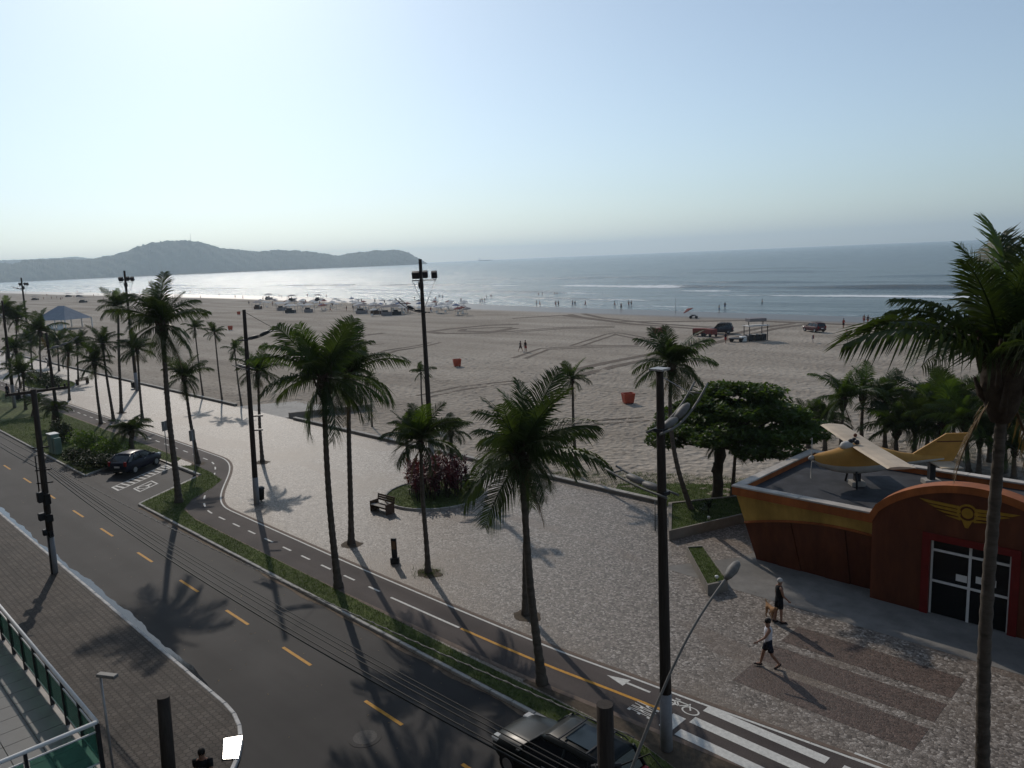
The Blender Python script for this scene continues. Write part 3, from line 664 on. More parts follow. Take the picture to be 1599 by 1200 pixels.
# on the avenue side, front to back
palm(W(1524,1400), TOP(W(1524,1400), 1562,585), 3.1, 'tallest near palm at the right edge, its crown against the sea', 22, .155, nuts=6, seed=11, boot=1.25, dead=2, emax=8)
palm((845,1068), (811,722), 2.75, 'palm rooted in the verge by the bicycle path arrow, its trunk leaning over its twin', 26, .15, seed=3, dead=2)
palm((820,960), (823,712), 2.6, 'palm on the mosaic whose trunk crosses that of the leaning palm before it', 22, .13, seed=4, dead=1)
palm((528,918), (505,600), 2.95, 'tall palm rooted in the verge at the middle of the kerb, with feathered crown', 26, .16, seed=21, nuts=5, young=.25, curve=-.1)
palm((548,850), (544,592), 2.85, 'tall palm on the mosaic just behind the tall verge palm, crowns overlapping', 24, .15, seed=8, nuts=4, young=.1)
palm((668,895), (656,694), 2.0, 'slim palm in a grass ring between the totem sign and the oval bed', 24, .12, seed=15, emax=11)
palm((278,785), (252,512), 3.0, 'tallest palm beside the parking bay, standing clear against the bay', 25, .19, seed=9, nuts=5, dead=3, boot=.85)
palm((309,724), (287,592), 1.9, 'leaning palm on the grass tip at the bend of the cycle path', 22, .14, seed=31)
palm((409,722), (402,585), 1.95, 'palm beside the bare pole with the waste bin', 22, .13, seed=32)
palm((222,655), (214,548), 1.9, 'palm behind the cycad on the left, nearest the street signs', 22, .13, seed=33)
palm((189,645), (184,482), 2.2, 'tall straight palm left of the tallest parking bay palm', 24, .16, seed=34, nuts=3)
palm((177,657), (160,540), 2.0, 'leaning palm, right one of the pair behind the bright hedge', 22, .14, seed=35)
palm((157,662), (147,568), 2.0, 'palm with heavy boot, left one of the pair behind the bright hedge', 22, .14, seed=36, boot=1.2)
palm((108,625), (106,553), 1.9, 'short palm beside the far bench', 20, .13, seed=37)
# along the sand wall
palm((377,636), (366,548), 1.35, 'slender palm at the end of the sand wall, rightmost of three', 16, .10, seed=41, dead=0, bz=-.15)
palm((347,629), (335,522), 1.45, 'slender palm in the sand behind the wall, middle one of three', 16, .10, seed=42, dead=1, bz=-.15)
palm((317,621), (304,515), 1.5, 'slender palm in the sand behind the wall, leftmost of three', 16, .10, seed=43, dead=1, bz=-.15)
palm((581,668), (578,592), 1.0, 'thin young palm in the sand with a tiny tuft of leaves', 12, .065, seed=44, dead=0, boot=.5, bz=-.15)
palm((660,655), (657,584), 1.35, 'small palm in the sand right behind the floodlight pole', 14, .09, seed=45, dead=1, bz=-.15)
palm((900,742), (893,596), 1.45, 'lone slender palm in the sand beyond the wall, mid beach', 17, .115, seed=46, dead=2, bz=-.1)
palm((641,745), (633,674), 1.5, 'short palm at the left of the oval bed', 18, .14, seed=47)
palm((706,762), (704,676), 1.6, 'dark drooping palm growing out of the red shrubs of the oval bed', 20, .15, seed=48, emin=3)
palm((1085,808), (1049,575), 2.35, 'palm with a bowed trunk rising from the raised lawn', 24, .14, seed=49, curve=-.55, young=.2)
palm((1142,782), (1150,692), 2.0, 'low spreading palm in the shade of the broad tree', 12, .12, seed=50, emin=5, emax=10, dead=0)
# left background grove
for i, (b_, t_, L_, lab) in enumerate([
    ((64,600),(62,520),2.4,'thick bushy palm in the middle of the far left grove'), ((32,606),(24,548),1.9,'palm of the far left grove beside the white footed pole'),
    ((50,577),(48,535),1.9,'palm of the left grove standing before the blue tent'), ((25,574),(26,500),2.2,'pale tall palm of the far left grove'),
    ((92,580),(90,535),1.8,'palm of the left grove nearest the far bench'), ((10,575),(8,490),2.2,'palm cut by the left edge of the picture'),
    ((75,572),(76,540),1.7,'low palm half hidden in the left grove'), ((122,596),(121,540),1.7,'palm just right of the far bench'), ((40,640),(36,585),1.8,'low palm by the cycle path at far left')]):
    palm(b_, t_, L_*1.3, lab, 22, .13, seed=60+i, group='palms of the far left grove', young=.15)
# young palms on the sand behind the kiosk
for i, (b_, t_, L_, lab, yg) in enumerate([
    ((1313,712),(1316,628),1.75,'bright tipped young palm left of the pair behind the aeroplane',.55), ((1382,700),(1382,632),1.5,'young palm behind the aeroplane wing, seaward of the dark one',.35),
    ((1262,700),(1262,655),1.1,'thin young palm at the rear corner of the kiosk roof',.1), ((1288,706),(1288,662),1.4,'dark young palm touching the aeroplane wing tip',.1),
    ((1399,712),(1400,672),1.9,'dark spreading palm right behind the aeroplane wing',.1), ((1427,716),(1430,668),1.5,'young palm between wing and tail of the aeroplane',.2),
    ((1470,722),(1472,668),2.0,'bright green bushy palm behind the aeroplane tail',.6), ((1513,738),(1506,660),1.5,'young palm just right of the aeroplane tail',.3),
    ((1528,742),(1530,690),1.3,'small dark palm beside the tall near trunk',.1), ((1569,740),(1570,665),1.7,'young palm right of the tall near trunk',.4),
    ((1583,748),(1584,705),1.2,'low young palm at the right edge before the others',.3), ((1606,735),(1600,630),2.0,'bright young palm cut by the right edge',.5), ((1345,694),(1347,620),1.6,'young palm between the bright tipped one and the seaward one',.3), ((1448,706),(1450,640),1.7,'young palm just left of the bushy bright one behind the tail',.3), ((1490,712),(1488,632),1.8,'tall young palm right behind the aeroplane tail tip',.35), ((1545,722),(1546,640),1.6,'young palm hidden behind the tall near trunk',.2)]):
    palm(b_, t_, L_*1.55, lab, 20, .14, seed=80+i, group='young palms on the sand behind the kiosk', young=yg, emax=10, dead=1, bz=-.15)
# ================================================================ poles, lamps, wires
def lamp_arms(o, at, dirv, length, rise, sep=.42, m='lamp_grey'):
    """two curved tubes with a rung and two lamp heads slung between them"""
    side = Vector((-dirv.y, dirv.x, 0)).normalized(); arm = None
    for sg in (-1, 1):
        pts = [at+side*sg*sep/2-dirv*.35+Vector((0,0,-.02))]
        for k in range(9):
            u = k/8; pts.append(at+side*sg*sep/2+dirv*length*u+Vector((0,0,rise*u**1.9)))
        MB().tube(pts, .032, 6).build('lamp_arm', M[m], o)
    e = at+dirv*length*.86+Vector((0,0,rise*.86**1.9)); MB().tube([e-side*sep/2, e+side*sep/2], .025, 6).build('rung', M[m], o)
    MB().box(-.13,.13,-.13,.13,-.05,.05, Matrix.Translation(at)).build('clamp', M['dark_metal'], o)
    for u in (.22, .52):
        c = at+dirv*length*u+Vector((0,0,rise*u**1.9+.05)); sl_ = math.atan2(rise*1.9*u**.9, length)
        mt = Matrix.Translation(c) @ Matrix.Rotation(math.atan2(dirv.y, dirv.x), 4, 'Z') @ Matrix.Rotation(-sl_, 4, 'Y')
        b = MB(); pr = [(-.34,.06,.05),(-.28,.12,.09),(-.05,.15,.12),(.2,.13,.1),(.33,.06,.05)]
        vs = []; nn = 10
        for x, w, h_ in pr:
            for j in range(nn): th = 2*math.pi*j/nn; vs.append(mt @ Vector((x, w*math.cos(th), h_*math.sin(th)*(1 if math.sin(th) > 0 else .6))))
        fs = [(i*nn+j, i*nn+(j+1)%nn, (i+1)*nn+(j+1)%nn, (i+1)*nn+j) for i in range(len(pr)-1) for j in range(nn)]+[tuple(range(nn))[::-1], tuple(range((len(pr)-1)*nn, len(pr)*nn))]
        b.add(vs, fs, True); b.build('lamp_head', M[m], o)
def wood_pole(base, top, label, white=1.8, r=.15, cap=True, name='lamp_pole', bz=0):
    B = W(*base, bz); T = TOP(B, *top); o = thing(name, label, 'lamp pole', B, 0, 'wooden lamp poles of the promenade'); t = T-B; h = t.length
    n = 12; MB().tube([t*(white/h)+t*(1-white/h)*i/n for i in range(n+1)], [r*(1-.4*i/n)*(1+.02*math.sin(i*5)) for i in range(n+1)], 10).build('shaft', M['wood_dark'], o)
    if white: MB().tube([Vector((0,0,-.15)), t*(white/h)], [r*1.05, r*1.02], 12).build('painted_foot', M['foot_paint'], o)
    o['h'] = h; return o, t, B
PX = Vector((1,0,0)); PY = Vector((0,1,0))
o, t, B = wood_pole((1041,1170), (1030,577), 'near wooden pole with grey foot beside the zebra crossing, lamps on curved arms', 1.75, .165)
def at(t, B, px, py): q = TOP(B, px, py)-B; return q
lamp_arms(o, at(t,B,1032,672), PY, 2.0, 1.0); lamp_arms(o, at(t,B,1036,770), (-PX*.9+PY*.2).normalized(), 2.2, .25)
MB().tube([t*.985, at(t,B,1032,672)+PY*1.6+Vector((0,0,.7))], .012, 5).build('stay_wire', M['metal'], o)
MB().box(-.2,.2,-.2,.2,-.02,.03, Matrix.Translation(t)).build('cap', M['metal'], o)
o, t, B = wood_pole((401,788), (381,484), 'bare wooden pole at the bend of the cycle path, lamps on curved arms', 1.7, .165)
lamp_arms(o, at(t,B,383,531), (PY*.8+PX*.1).normalized(), 2.3, .8, m='dark_metal'); lamp_arms(o, at(t,B,387,576), -PX, 1.6, .15)
MB().tube([t*.99, at(t,B,383,531)+PY*1.7+Vector((0,0,.6))], .015, 5).build('stay_wire', M['dark_metal'], o)
for yy in (650,672): 
    q = at(t,B,396,yy); MB().box(-.05,.55,-.04,.04,-.05,.05, Matrix.Translation(q) @ Matrix.Rotation(HEAD,4,'Z')).build('step_bracket', M['metal'], o)
def floods(o, c, sc=1.0):
    z = c
    bar = MB().box(-.75*sc,.95*sc,-.05,.05,-.04,.04, Matrix.Translation(z) @ Matrix.Rotation(HEAD,4,'Z')); bar.build('crossbar', M['metal'], o)
    for dx, dy, dz, w in ((-.45,-.1,.38,.52),(.82,.05,.36,.4),(-.18,.35,-.32,.34),(.18,.3,.4,.34)):
        m_ = Matrix.Translation(z) @ Matrix.Rotation(HEAD,4,'Z') @ Matrix.Translation((dx*sc,dy*sc,dz*sc)) @ Matrix.Rotation(R(25),4,'X')
        f = MB().bbox(-w*sc*.5,w*sc*.5,-.16*sc,.16*sc,-.24*sc,.24*sc,.03, m_).build('floodlight', M['dark_metal'], o)
        MB().box(-w*sc*.42,w*sc*.42,.163*sc,.17*sc,-.19*sc,.19*sc, m_).build('lens', M['lamp_grey'], f)
    for sg in (-.7, .9): MB().tube([z+VR*sg*sc, z+Vector((0,0,-2.0*sc))], .02, 5).build('brace', M['metal'], o)
o, t, B = wood_pole((674,716), (656,405), 'tall wooden floodlight pole at the sand wall, the one in the middle of the view', 2.0, .2)
floods(o, at(t,B,660,438)); lamp_arms(o, at(t,B,662,488), (-PX*.75-PY*.1).normalized(), 2.6, 1.0, m='dark_metal')
o, t, B = wood_pole((214,610), (194,423), 'distant floodlight pole with white foot rising between palms on the left', 2.2, .2)
floods(o, at(t,B,196,441))
o, t, B = wood_pole((47,548), (33,434), 'far floodlight pole at the left, over the blue tent', 2.0, .22); floods(o, at(t,B,36,447)); lamp_arms(o, at(t,B,37,452), (-PX*.6-PY*.3).normalized(), 3.0, .6, m='dark_metal')
o, t, B = wood_pole((23,637), (3,470), 'leaning pole with white foot near the left edge, bin beside it', 2.6, .17); lamp_arms(o, at(t,B,7,496), -PX, 2, .4, m='lamp_grey')
o, t, B = wood_pole((92,668), (72,520), 'dark pole rising behind the green cabinet and hedge', 0, .17); lamp_arms(o, at(t,B,78,566), (-PX*.95+PY*.1).normalized(), 3.2, .5); lamp_arms(o, at(t,B,76,545), (PY*.9).normalized(), 2.6, .9)

# utility poles and wires along the brick pavement
def insul(o, p, m='lamp_grey'):
    MB().lathe([(.03,0),(.05,.03),(.03,.06),(.05,.09),(.025,.14)], p, 8).build('insulator', M[m], o)
UB = Vector((-40.75,8.85,0)); UT = TOP(UB, 52, 608)
o = thing('utility_pole', 'utility pole with crossarm and switch boxes standing on the brick pavement', 'utility pole', UB, 0, 'utility poles of the brick pavement'); t = UT-UB
MB().tube([t*(2.0/t.length), t*.5, t], [.15,.14,.12], 10).build('shaft', M['wood_dark'], o); MB().tube([Vector((0,0,-.1)), t*(2.0/t.length)], [.16,.155], 10).build('painted_foot', M['foot_paint'], o)
MB().tube([t*(2.0/t.length)+Vector((.12,-.11,.0)), Vector((.1,-.13,0))], .03, 6).build('cable_duct', M['black'], o)
MB().box(-.06,.06,-1.1,1.45,-.06,.06, Matrix.Translation(t*.985+Vector((-.14,0,0)))).build('crossarm', M['wood_dark'], o)
for y in (-1.0,-.55,.6,1.1,1.35): insul(o, t*.985+Vector((-.14,y,.06)), 'dark_metal')
def UP(py): return TOP(UB, 0, py)-UB if False else t*((TOP(UB, 52+(py-608)*.115, py)-UB).z/t.z)
for py, w, d, hh in ((775,.30,.26,.5),(805,.26,.3,.36),(830,.2,.2,.3)):
    p = UP(py); MB().bbox(-w/2,w/2,-d-.1,-.1,-hh/2,hh/2,.03, Matrix.Translation(p)).build('switch_box', M['dark_metal'], o)
    MB().bbox(.1,.1+w*.8,-d/2,d/2,-hh/2,hh/2,.03, Matrix.Translation(p+Vector((0,0,-.1)))).build('switch_box', M['black'], o)
for py in (700,735,755): p = UP(py); MB().tube([p+Vector((-.25,-.25,0)), p+Vector((.3,.3,.05))], .035, 6).build('bracket', M['dark_metal'], o)
MB().tube([UP(712)+Vector((-.2,-.2,0)), UP(775)+Vector((-.22,-.2,0))], .03, 6).build('down_conductor', M['black'], o)
RB = Vector((-7.1,8.8,-.05)); RT = Vector((-7.1,8.8,6.95))
o2 = thing('utility_pole', 'utility pole with its blunt top showing, wrapped in cables, beside the dark car', 'utility pole', RB, 0, 'utility poles of the brick pavement')
MB().tube([Vector((0,0,-.1)), Vector((0,0,4)), RT-RB], [.17,.15,.135], 12).build('shaft', M['wood_dark'], o2)
for z in (5.9,5.3): MB().tube([Vector((-.17,-.17,z)), Vector((.17,.17,z+.02))], .04, 6).build('bracket', M['dark_metal'], o2)
p = W(945,1160, 0)
# long street lamp arm fixed to that pole
hd = WN(1135,902,11.6); a0 = WN(985,1205,9.0)
arm = thing('street_lamp', 'street lamp on a long thin curved arm reaching over the avenue', 'street lamp', a0)
q = hd-a0; pts = [q*u+Vector((0,0,.35*math.sin(math.pi*u)))-Vector((0,0,.0)) for u in [i/14 for i in range(15)]]
MB().tube([pts[0]-(pts[1]-pts[0])*2]+pts, [.028]*5+[.022]*11, 8).build('arm', M['lamp_grey'], arm)
d = (pts[-1]-pts[-2]).normalized(); hm = Matrix.Translation(pts[-1]) @ d.to_track_quat('X','Z').to_matrix().to_4x4()
b = MB(); vs = []; pr = [(-.05,.035,.035),(.04,.08,.06),(.2,.105,.08),(.34,.08,.06),(.4,.03,.03)]
for x, w, h_ in pr:
    for j in range(10): th = 2*math.pi*j/10; vs.append(hm @ Vector((x, w*math.cos(th), h_*math.sin(th))))
b.add(vs, [(i*10+j, i*10+(j+1)%10, (i+1)*10+(j+1)%10, (i+1)*10+j) for i in range(4) for j in range(10)]+[tuple(range(10))[::-1], tuple(range(40,50))], True).build('lamp_head', M['lamp_grey'], arm)
# the dark pole at the bottom left
PB = WN(255,1088,5.9); PB.z = 0; PT = WN(255,1088,5.9)
o3 = thing('utility_pole', 'thick dark round pole standing on the brick pavement, cut by the bottom edge', 'utility pole', PB, 0, 'utility poles of the brick pavement')
PTl = PT-PB; MB().tube([Vector((.25,-.25,-.1)), PTl*.6+Vector((.1,-.1,0)), PTl], [.165,.16,.15], 14).build('shaft', M['wood_dark'], o3)
# wires
def wire(a, b, sag, r, label, n=28, twist=0, m='cable', ext=0):
    pts = []
    for i in range(n+1):
        u = i/n*(1+ext); p = a.lerp(b, u); p.z -= sag*4*u*(1-u); pts.append(p)
    bld = MB().tube(pts, r, 5)
    if twist: bld.tube([p+Vector((0,math.cos(i*1.9)*r*2.2,math.sin(i*1.9)*r*2.2)) for i, p in enumerate(pts)], r*.8, 4)
    return tag(bld.build('overhead_wire', M[m]), label, 'wire', 'overhead wires along the avenue')
U0 = UB+UP(738)
ends = []
for k, (dy, z0, z1, sg, r) in enumerate([(.14,0,0,.55,.022),(.20,.10,.05,.5,.015),(.25,.16,.2,.42,.014),(.30,.2,.3,.38,.014),(.34,.26,.4,.35,.012)]):
    wire(U0+Vector((.1,dy,z0)), Vector((-7.0,8.95+dy*.4,4.9+z1)), sg, r, ['thickest black cable of the bundle over the avenue','black cable just above the thickest one over the avenue','thin wire in the middle of the bundle over the avenue','thin wire second from the top of the bundle over the avenue','thinnest upper wire of the bundle over the avenue'][k], 60, 0, ext=.0)
wire(U0+Vector((.15,.3,.35)), Vector((-6.9,9.3,6.2)), .28, .010, 'pale twisted service cable above the others, crossing before the dark car', 200, 1, 'lamp_grey')
for k, (dy, z0) in enumerate([(.1,0),(.2,.15),(.3,.5)]):
    wire(U0+Vector((-.1,dy,z0)), Vector((-76,9.2+dy,6.2+z0)), .6, .02, ['lowest wire running left from the switch box pole','middle wire running left from the switch box pole','upper wire running left from the switch box pole'][k], 40)
# cable tangle at the right hand pole, with a drop cable to the lower left
wire(Vector((-7.0,8.7,5.75)), WN(700,1203,7.0), .35, .022, 'drop cable swinging down left from the cable wrapped pole', 30, 1, 'cable')
tg = MB()
for k in range(7):
    a_ = k*.9; tg.tube([Vector((-7.1+.19*math.cos(a_+s*.8), 8.8+.19*math.sin(a_+s*.8), 5.3+k*.08+.12*math.sin(s*1.3))) for s in range(9)], .014, 5)
tg.tube([(-7.2,8.6,5.7),(-7.7,8.5,5.5),(-8.1,8.6,5.1),(-7.6,8.7,4.6)], .014, 5); tg.tube([(-7.0,9.0,5.8),(-6.6,9.3,6.05),(-6.2,9.3,5.8),(-6.6,9.1,5.45),(-7.0,8.95,5.3)], .014, 5)
tag(tg.build('cable_tangle', M['cable']), 'tangle of cable loops wound round the pole beside the dark car', 'cable')
wire(Vector((-7.0,8.9,5.6)), Vector((6,9.1,6.3)), .25, .03, 'cable leaving the wrapped pole to the right', 20)
# ================================================================ kiosk with aeroplane on its roof
M['k_orange'] = mat('orange_paint', (.33,.10,.026), .6, .22, 3, .003, 20, big=.25, bigscale=.8, stretch=(1,1,.35))
M['k_yellow'] = mat('yellow_paint', (.43,.27,.065), .6, .18, 3, .003, 20, big=.25, bigscale=.8, stretch=(1,1,.35))
M['k_brown'] = mat('red_brown_paint', (.115,.034,.015), .6, .25, 3, .004, 15, big=.3, bigscale=.7, stretch=(1,1,.3))
M['k_red'] = mat('red_door_paint', (.15,.012,.010), .5, .15, 3)
M['k_gold'] = mat('golden_relief', (.36,.20,.022), .5, .2, 4)
M['roofing'] = mat('bitumen_roof', (.042,.044,.05), .8, .35, 1.5, .01, 14, big=.35, bigscale=.6)
M['coping'] = mat('pale_coping', (.48,.44,.39), .8, .2, 2, .004, 20, big=.2)
def glass_mat():
    m = newmat('window_glass'); N, L, b = nodes(m); b.inputs['Base Color'].default_value = (.03,.035,.04,1); b.inputs['Roughness'].default_value = .04
    b.inputs['Transmission Weight'].default_value = .75; b.inputs['IOR'].default_value = 1.3; return m
M['glass'] = glass_mat()
K = thing('beach_kiosk', 'orange and yellow beach kiosk with flared walls and round arched front', 'kiosk', (-7.3,30.5,0))
KO = Vector((7.3,-30.5,0))
def kb(b, name, m, parent=None): 
    b.v = [tuple(Vector(p)+KO) for p in b.v] if parent is None or parent is K else b.v
    return b.build(name, m, parent or K)
X0, X1 = -16.85, 2.25
def fl(z): return z/3.1                                  # flare: 0 at ground, 1 under the eaves
def fy(z): return 31.12-.55*fl(z)
def fx(z): return -16.05-.75*fl(z)
def crv(x): u = (x+16.4)/5.7; return 1.62+.95*math.sin(min(1, max(0, u))*math.pi*.62)*.9    # curved lower edge of the yellow band
npan = 5
for i in range(npan):                                    # brown staves of the left front
    xa = -16.05+(5.3*i/npan); xb = -16.05+5.3*(i+1)/npan; zz = [0, .55, 1.1]; b = MB(); off = .05*(i % 2)
    vs = []
    for x in (xa+.012, xb-.012):
        top = crv(x); 
        for k in range(4): z = top*k/3; sh = (x+16.05)/5.3; xx = x-.75*fl(z)*(1-sh); vs += [(xx, fy(z)-.03-off, z), (xx, fy(z)+.12, z)]
    fs = []
    for k in range(3): a = 2*k; fs += [(a, a+8, a+10, a+2), (a+1, a+3, a+11, a+9), (a, a+2, a+3, a+1), (a+8, a+9, a+11, a+10)]
    fs += [(6,14,15,7), (0,1,9,8)]
    kb(b.add(vs, fs), 'wall_panel', M['k_brown'])
for i in range(5):                                       # staves of the left side
    ya = 31.2+6.2*i/5; yb = 31.2+6.2*(i+1)/5; b = MB(); vs = []; off = .05*(i % 2)
    for y in (ya+.012, yb-.012):
        for k in range(4): z = 1.62*k/3; vs += [(fx(z)-.03-off, y, z), (fx(z)+.12, y, z)]
    fs = []
    for k in range(3): a = 2*k; fs += [(a, a+2, a+10, a+8), (a+1, a+9, a+11, a+3), (a, a+1, a+3, a+2), (a+8, a+10, a+11, a+9)]
    kb(b.add(vs, fs+[(6,7,15,14)]), 'wall_panel', M['k_brown'])
b = MB(); n = 14; vs = []                                # yellow band, front
for i in range(n+1):
    x = -16.05+5.35*i/n; sh = i/n; z0 = crv(x)+.09
    for z in (z0, 3.1): xx = x-.75*fl(z)*(1-sh); vs += [(xx, fy(z)-.0, z), (xx, fy(z)+.15, z)]
fs = []
for i in range(n): a = 4*i; fs += [(a,a+4,a+6,a+2), (a+1,a+3,a+7,a+5), (a,a+1,a+5,a+4)]
kb(b.add(vs, fs), 'yellow_band', M['k_yellow'])
b = MB(); b.add([(fx(1.7),31.15,1.7),(fx(1.7),37.5,1.7),(fx(3.1),37.75,3.1),(fx(3.1),30.6,3.1)], [(0,3,2,1)]); kb(b, 'yellow_band', M['k_yellow'])
b = MB()                                                 # orange ledge between
pts = [Vector((-16.05-.75*fl(crv(-16.05+5.35*i/n))*(1-i/n)+5.35*i/n, fy(crv(-16.05+5.35*i/n))-.02, crv(-16.05+5.35*i/n)+.045)) for i in range(n+1)]
b.tube(pts, .075, 6, flat=.8); b.tube([(fx(1.65)-.02,31.0,1.66),(fx(1.65)-.02,37.4,1.66)], .075, 6); kb(b, 'ledge', M['k_orange'])
for (xa, xb, ya, yb, nm) in ((X0-.06,-10.72,30.42,30.8,'fascia'),(X0-.06,X0+.32,30.81,38.4,'fascia'),(X0+.33,X1,38.05,38.41,'fascia'),(-3.9,X1,30.42,30.8,'fascia'),(X1-.36,X1,30.81,38.04,'fascia')):
    kb(MB().box(xa,xb,ya,yb,3.08,3.44), nm, M['k_orange'])
for (xa, xb, ya, yb) in ((X0-.09,-10.74,30.39,30.84),(X0-.09,X0+.36,30.846,38.44),(X0+.366,X1+.03,38.01,38.44),(-3.86,X1+.03,30.39,30.84)):
    nseg = max(1, int(max(xb-xa, yb-ya)/2.2))
    for k in range(nseg):
        if xb-xa > yb-ya: d_ = (xb-xa)/nseg; kb(MB().bbox(xa+k*d_+.006, xa+(k+1)*d_-.006, ya, yb, 3.442, 3.52, .012), 'coping_slab', M['coping'])
        else: d_ = (yb-ya)/nseg; kb(MB().bbox(xa, xb, ya+k*d_+.006, ya+(k+1)*d_-.006, 3.442, 3.52, .012), 'coping_slab', M['coping'])
kb(MB().box(X0+.2, X1-.2, 30.6, 38.2, 3.1, 3.2), 'roof', M['roofing'])
kb(MB().box(X0+.8, X1-.4, 37.3, 37.5, 0, 3.1), 'wall', M['k_brown']); kb(MB().box(-3.85, X1-.3, 31.1, 31.3, 0, 3.08), 'wall', M['k_brown'])
kb(MB().box(-16,1.8,31.6,37.2,.01,.05), 'floor', M['paving']); kb(MB().box(X1-.6,X1-.4,31.3,37.3,0,3.1), 'wall', M['k_brown'])
# arched front
AX0, AX1, AZ, AH = -10.75, -3.85, 3.42, 1.75
def arcz(x): u = (x-(AX0+AX1)/2)/((AX1-AX0)/2); return AZ+AH*math.sqrt(max(0, 1-u*u))*.55+AH*.45*(1-u*u)
def prof(xa, xb, z0, y0, y1, n=24, add=0):
    xs = [xa+(xb-xa)*i/n for i in range(n+1)]; poly = [(xa, z0), (xb, z0)]+[(x, arcz(x)+add) for x in xs[::-1]]
    k = len(poly); return MB().add([(x,y0,z) for x,z in poly]+[(x,y1,z) for x,z in poly], [tuple(range(k)), tuple(range(k,2*k))[::-1]]+[(i,k+i,k+(i+1)%k,(i+1)%k) for i in range(k)])
DX0, DX1, DZ = -8.62, -6.0, 2.95
kb(MB().box(AX0,DX0,30.3,30.62,0,3.2), 'pier', M['k_brown']); kb(MB().box(DX1,AX1,30.3,30.62,0,3.2), 'pier', M['k_brown'])
kb(prof(AX0,AX1,3.202,30.303,30.623), 'gable', M['k_brown']); kb(MB().box(DX0,DX1,30.302,30.622,DZ,3.2), 'lintel', M['k_brown'])
b = MB(); n = 30; vs = []
for i in range(n+1):
    x = AX0+(AX1-AX0)*i/n; nx_ = x+(x-(AX0+AX1)/2)*.035; z = arcz(x)
    vs += [(x,30.22,z-.22),(nx_,30.22,z+.06),(nx_,30.9,z+.06),(x,30.9,z-.22)]
fs = [(4*i+j, 4*i+4+j, 4*i+4+(j+1)%4, 4*i+(j+1)%4) for i in range(n) for j in range(4)]+[(3,2,1,0),(4*n,4*n+1,4*n+2,4*n+3)]
kb(b.add(vs, fs), 'arch_rim', M['k_orange'])
for (xa, xb, za, zb) in ((DX0-.28,DX0,0,DZ+.26),(DX1,DX1+.28,0,DZ+.26),(DX0,DX1,DZ,DZ+.26)): kb(MB().box(xa,xb,30.24,30.298,za,zb), 'door_frame', M['k_red'])
dr = MB().box(DX0,DX0+.07,30.40,30.46,0,DZ); dr.box(DX1-.07,DX1,30.40,30.46,0,DZ); cxm = (DX0+DX1)/2; dr.box(cxm-.045,cxm+.045,30.398,30.462,0,DZ)
for z in (1.28, 2.5): dr.box(DX0+.07,cxm-.045,30.40,30.46,z,z+.09); dr.box(cxm+.045,DX1-.07,30.40,30.46,z,z+.09)
door = kb(dr, 'door', M['white'])
for xa, xb in ((DX0+.07,cxm-.045),(cxm+.045,DX1-.07)):
    for za, zb in ((.02,1.28),(1.37,2.5),(2.59,DZ)): b = MB().box(xa,xb,30.425,30.433,za,zb); b.v = [tuple(Vector(p)+KO) for p in b.v]; b.build('pane', M['glass'], door)
for xa, xb, za in ((-7.75,-7.38,1.52),(-7.1,-6.45,1.6)): b = MB().box(xa,xb,30.415,30.418,za,za+.26); b.v = [tuple(Vector(p)+KO) for p in b.v]; b.build('paper_notice', M['white'], door)
# winged emblem
ex, ez = -7.45, 4.22; em = MB()
for sg in (-1, 1):
    for k in range(4):
        L_ = 1.62-.30*k; z = ez+.22-.14*k; em.add([(ex+sg*.22,30.292,z),(ex+sg*.22,30.292,z-.11),(ex+sg*(L_-.25),30.292,z-.06),(ex+sg*L_,30.292,z+.05-.02*k),
            (ex+sg*.22,30.255,z),(ex+sg*.22,30.255,z-.11),(ex+sg*(L_-.25),30.255,z-.06),(ex+sg*L_,30.255,z+.05-.02*k)], [(4,5,6,7),(0,1,5,4),(1,2,6,5),(2,3,7,6),(3,0,4,7)] if sg < 0 else [(7,6,5,4),(4,5,1,0),(5,6,2,1),(6,7,3,2),(7,4,0,3)])
for r0, r1 in ((.34,.27),(.19,.0)):
    vs = []
    for j in range(20):
        th = 2*math.pi*j/20
        for q in (r0, r1): vs += [(ex+math.cos(th)*q,30.25,ez+math.sin(th)*q),(ex+math.cos(th)*q,30.3,ez+math.sin(th)*q)]
    em.add(vs, [(4*j, 4*((j+1)%20), 4*((j+1)%20)+2, 4*j+2) for j in range(20)]+[(4*j, 4*j+1, 4*((j+1)%20)+1, 4*((j+1)%20)) for j in range(20)])
em.add([(ex-.16,30.246,ez-.3),(ex+.16,30.246,ez-.3),(ex+.05,30.246,ez-.55),(ex-.05,30.246,ez-.55)], [(0,1,2,3)])
em.add([(ex-.12,30.24,ez-.1),(ex+.02,30.24,ez-.02),(ex+.14,30.24,ez+.16),(ex-.02,30.24,ez+.08)], [(0,1,2,3)])
kb(em, 'wing_emblem', M['k_gold'])

# ---- aeroplane
M['p_ochre'] = mat('ochre_plane_paint', (.46,.235,.05), .55, .15, 2, big=.12)
M['p_tan'] = mat('sunbleached_wing', (.50,.40,.29), .6, .15, 1.2, .004, 12, big=.15)
M['p_white'] = mat('plane_white', (.50,.48,.44), .6, .12, 2, big=.15)
A = thing('aeroplane_model', 'ochre and white propeller aeroplane mounted on the kiosk roof', 'aeroplane', (-14.48,33.33,3.2), .72)
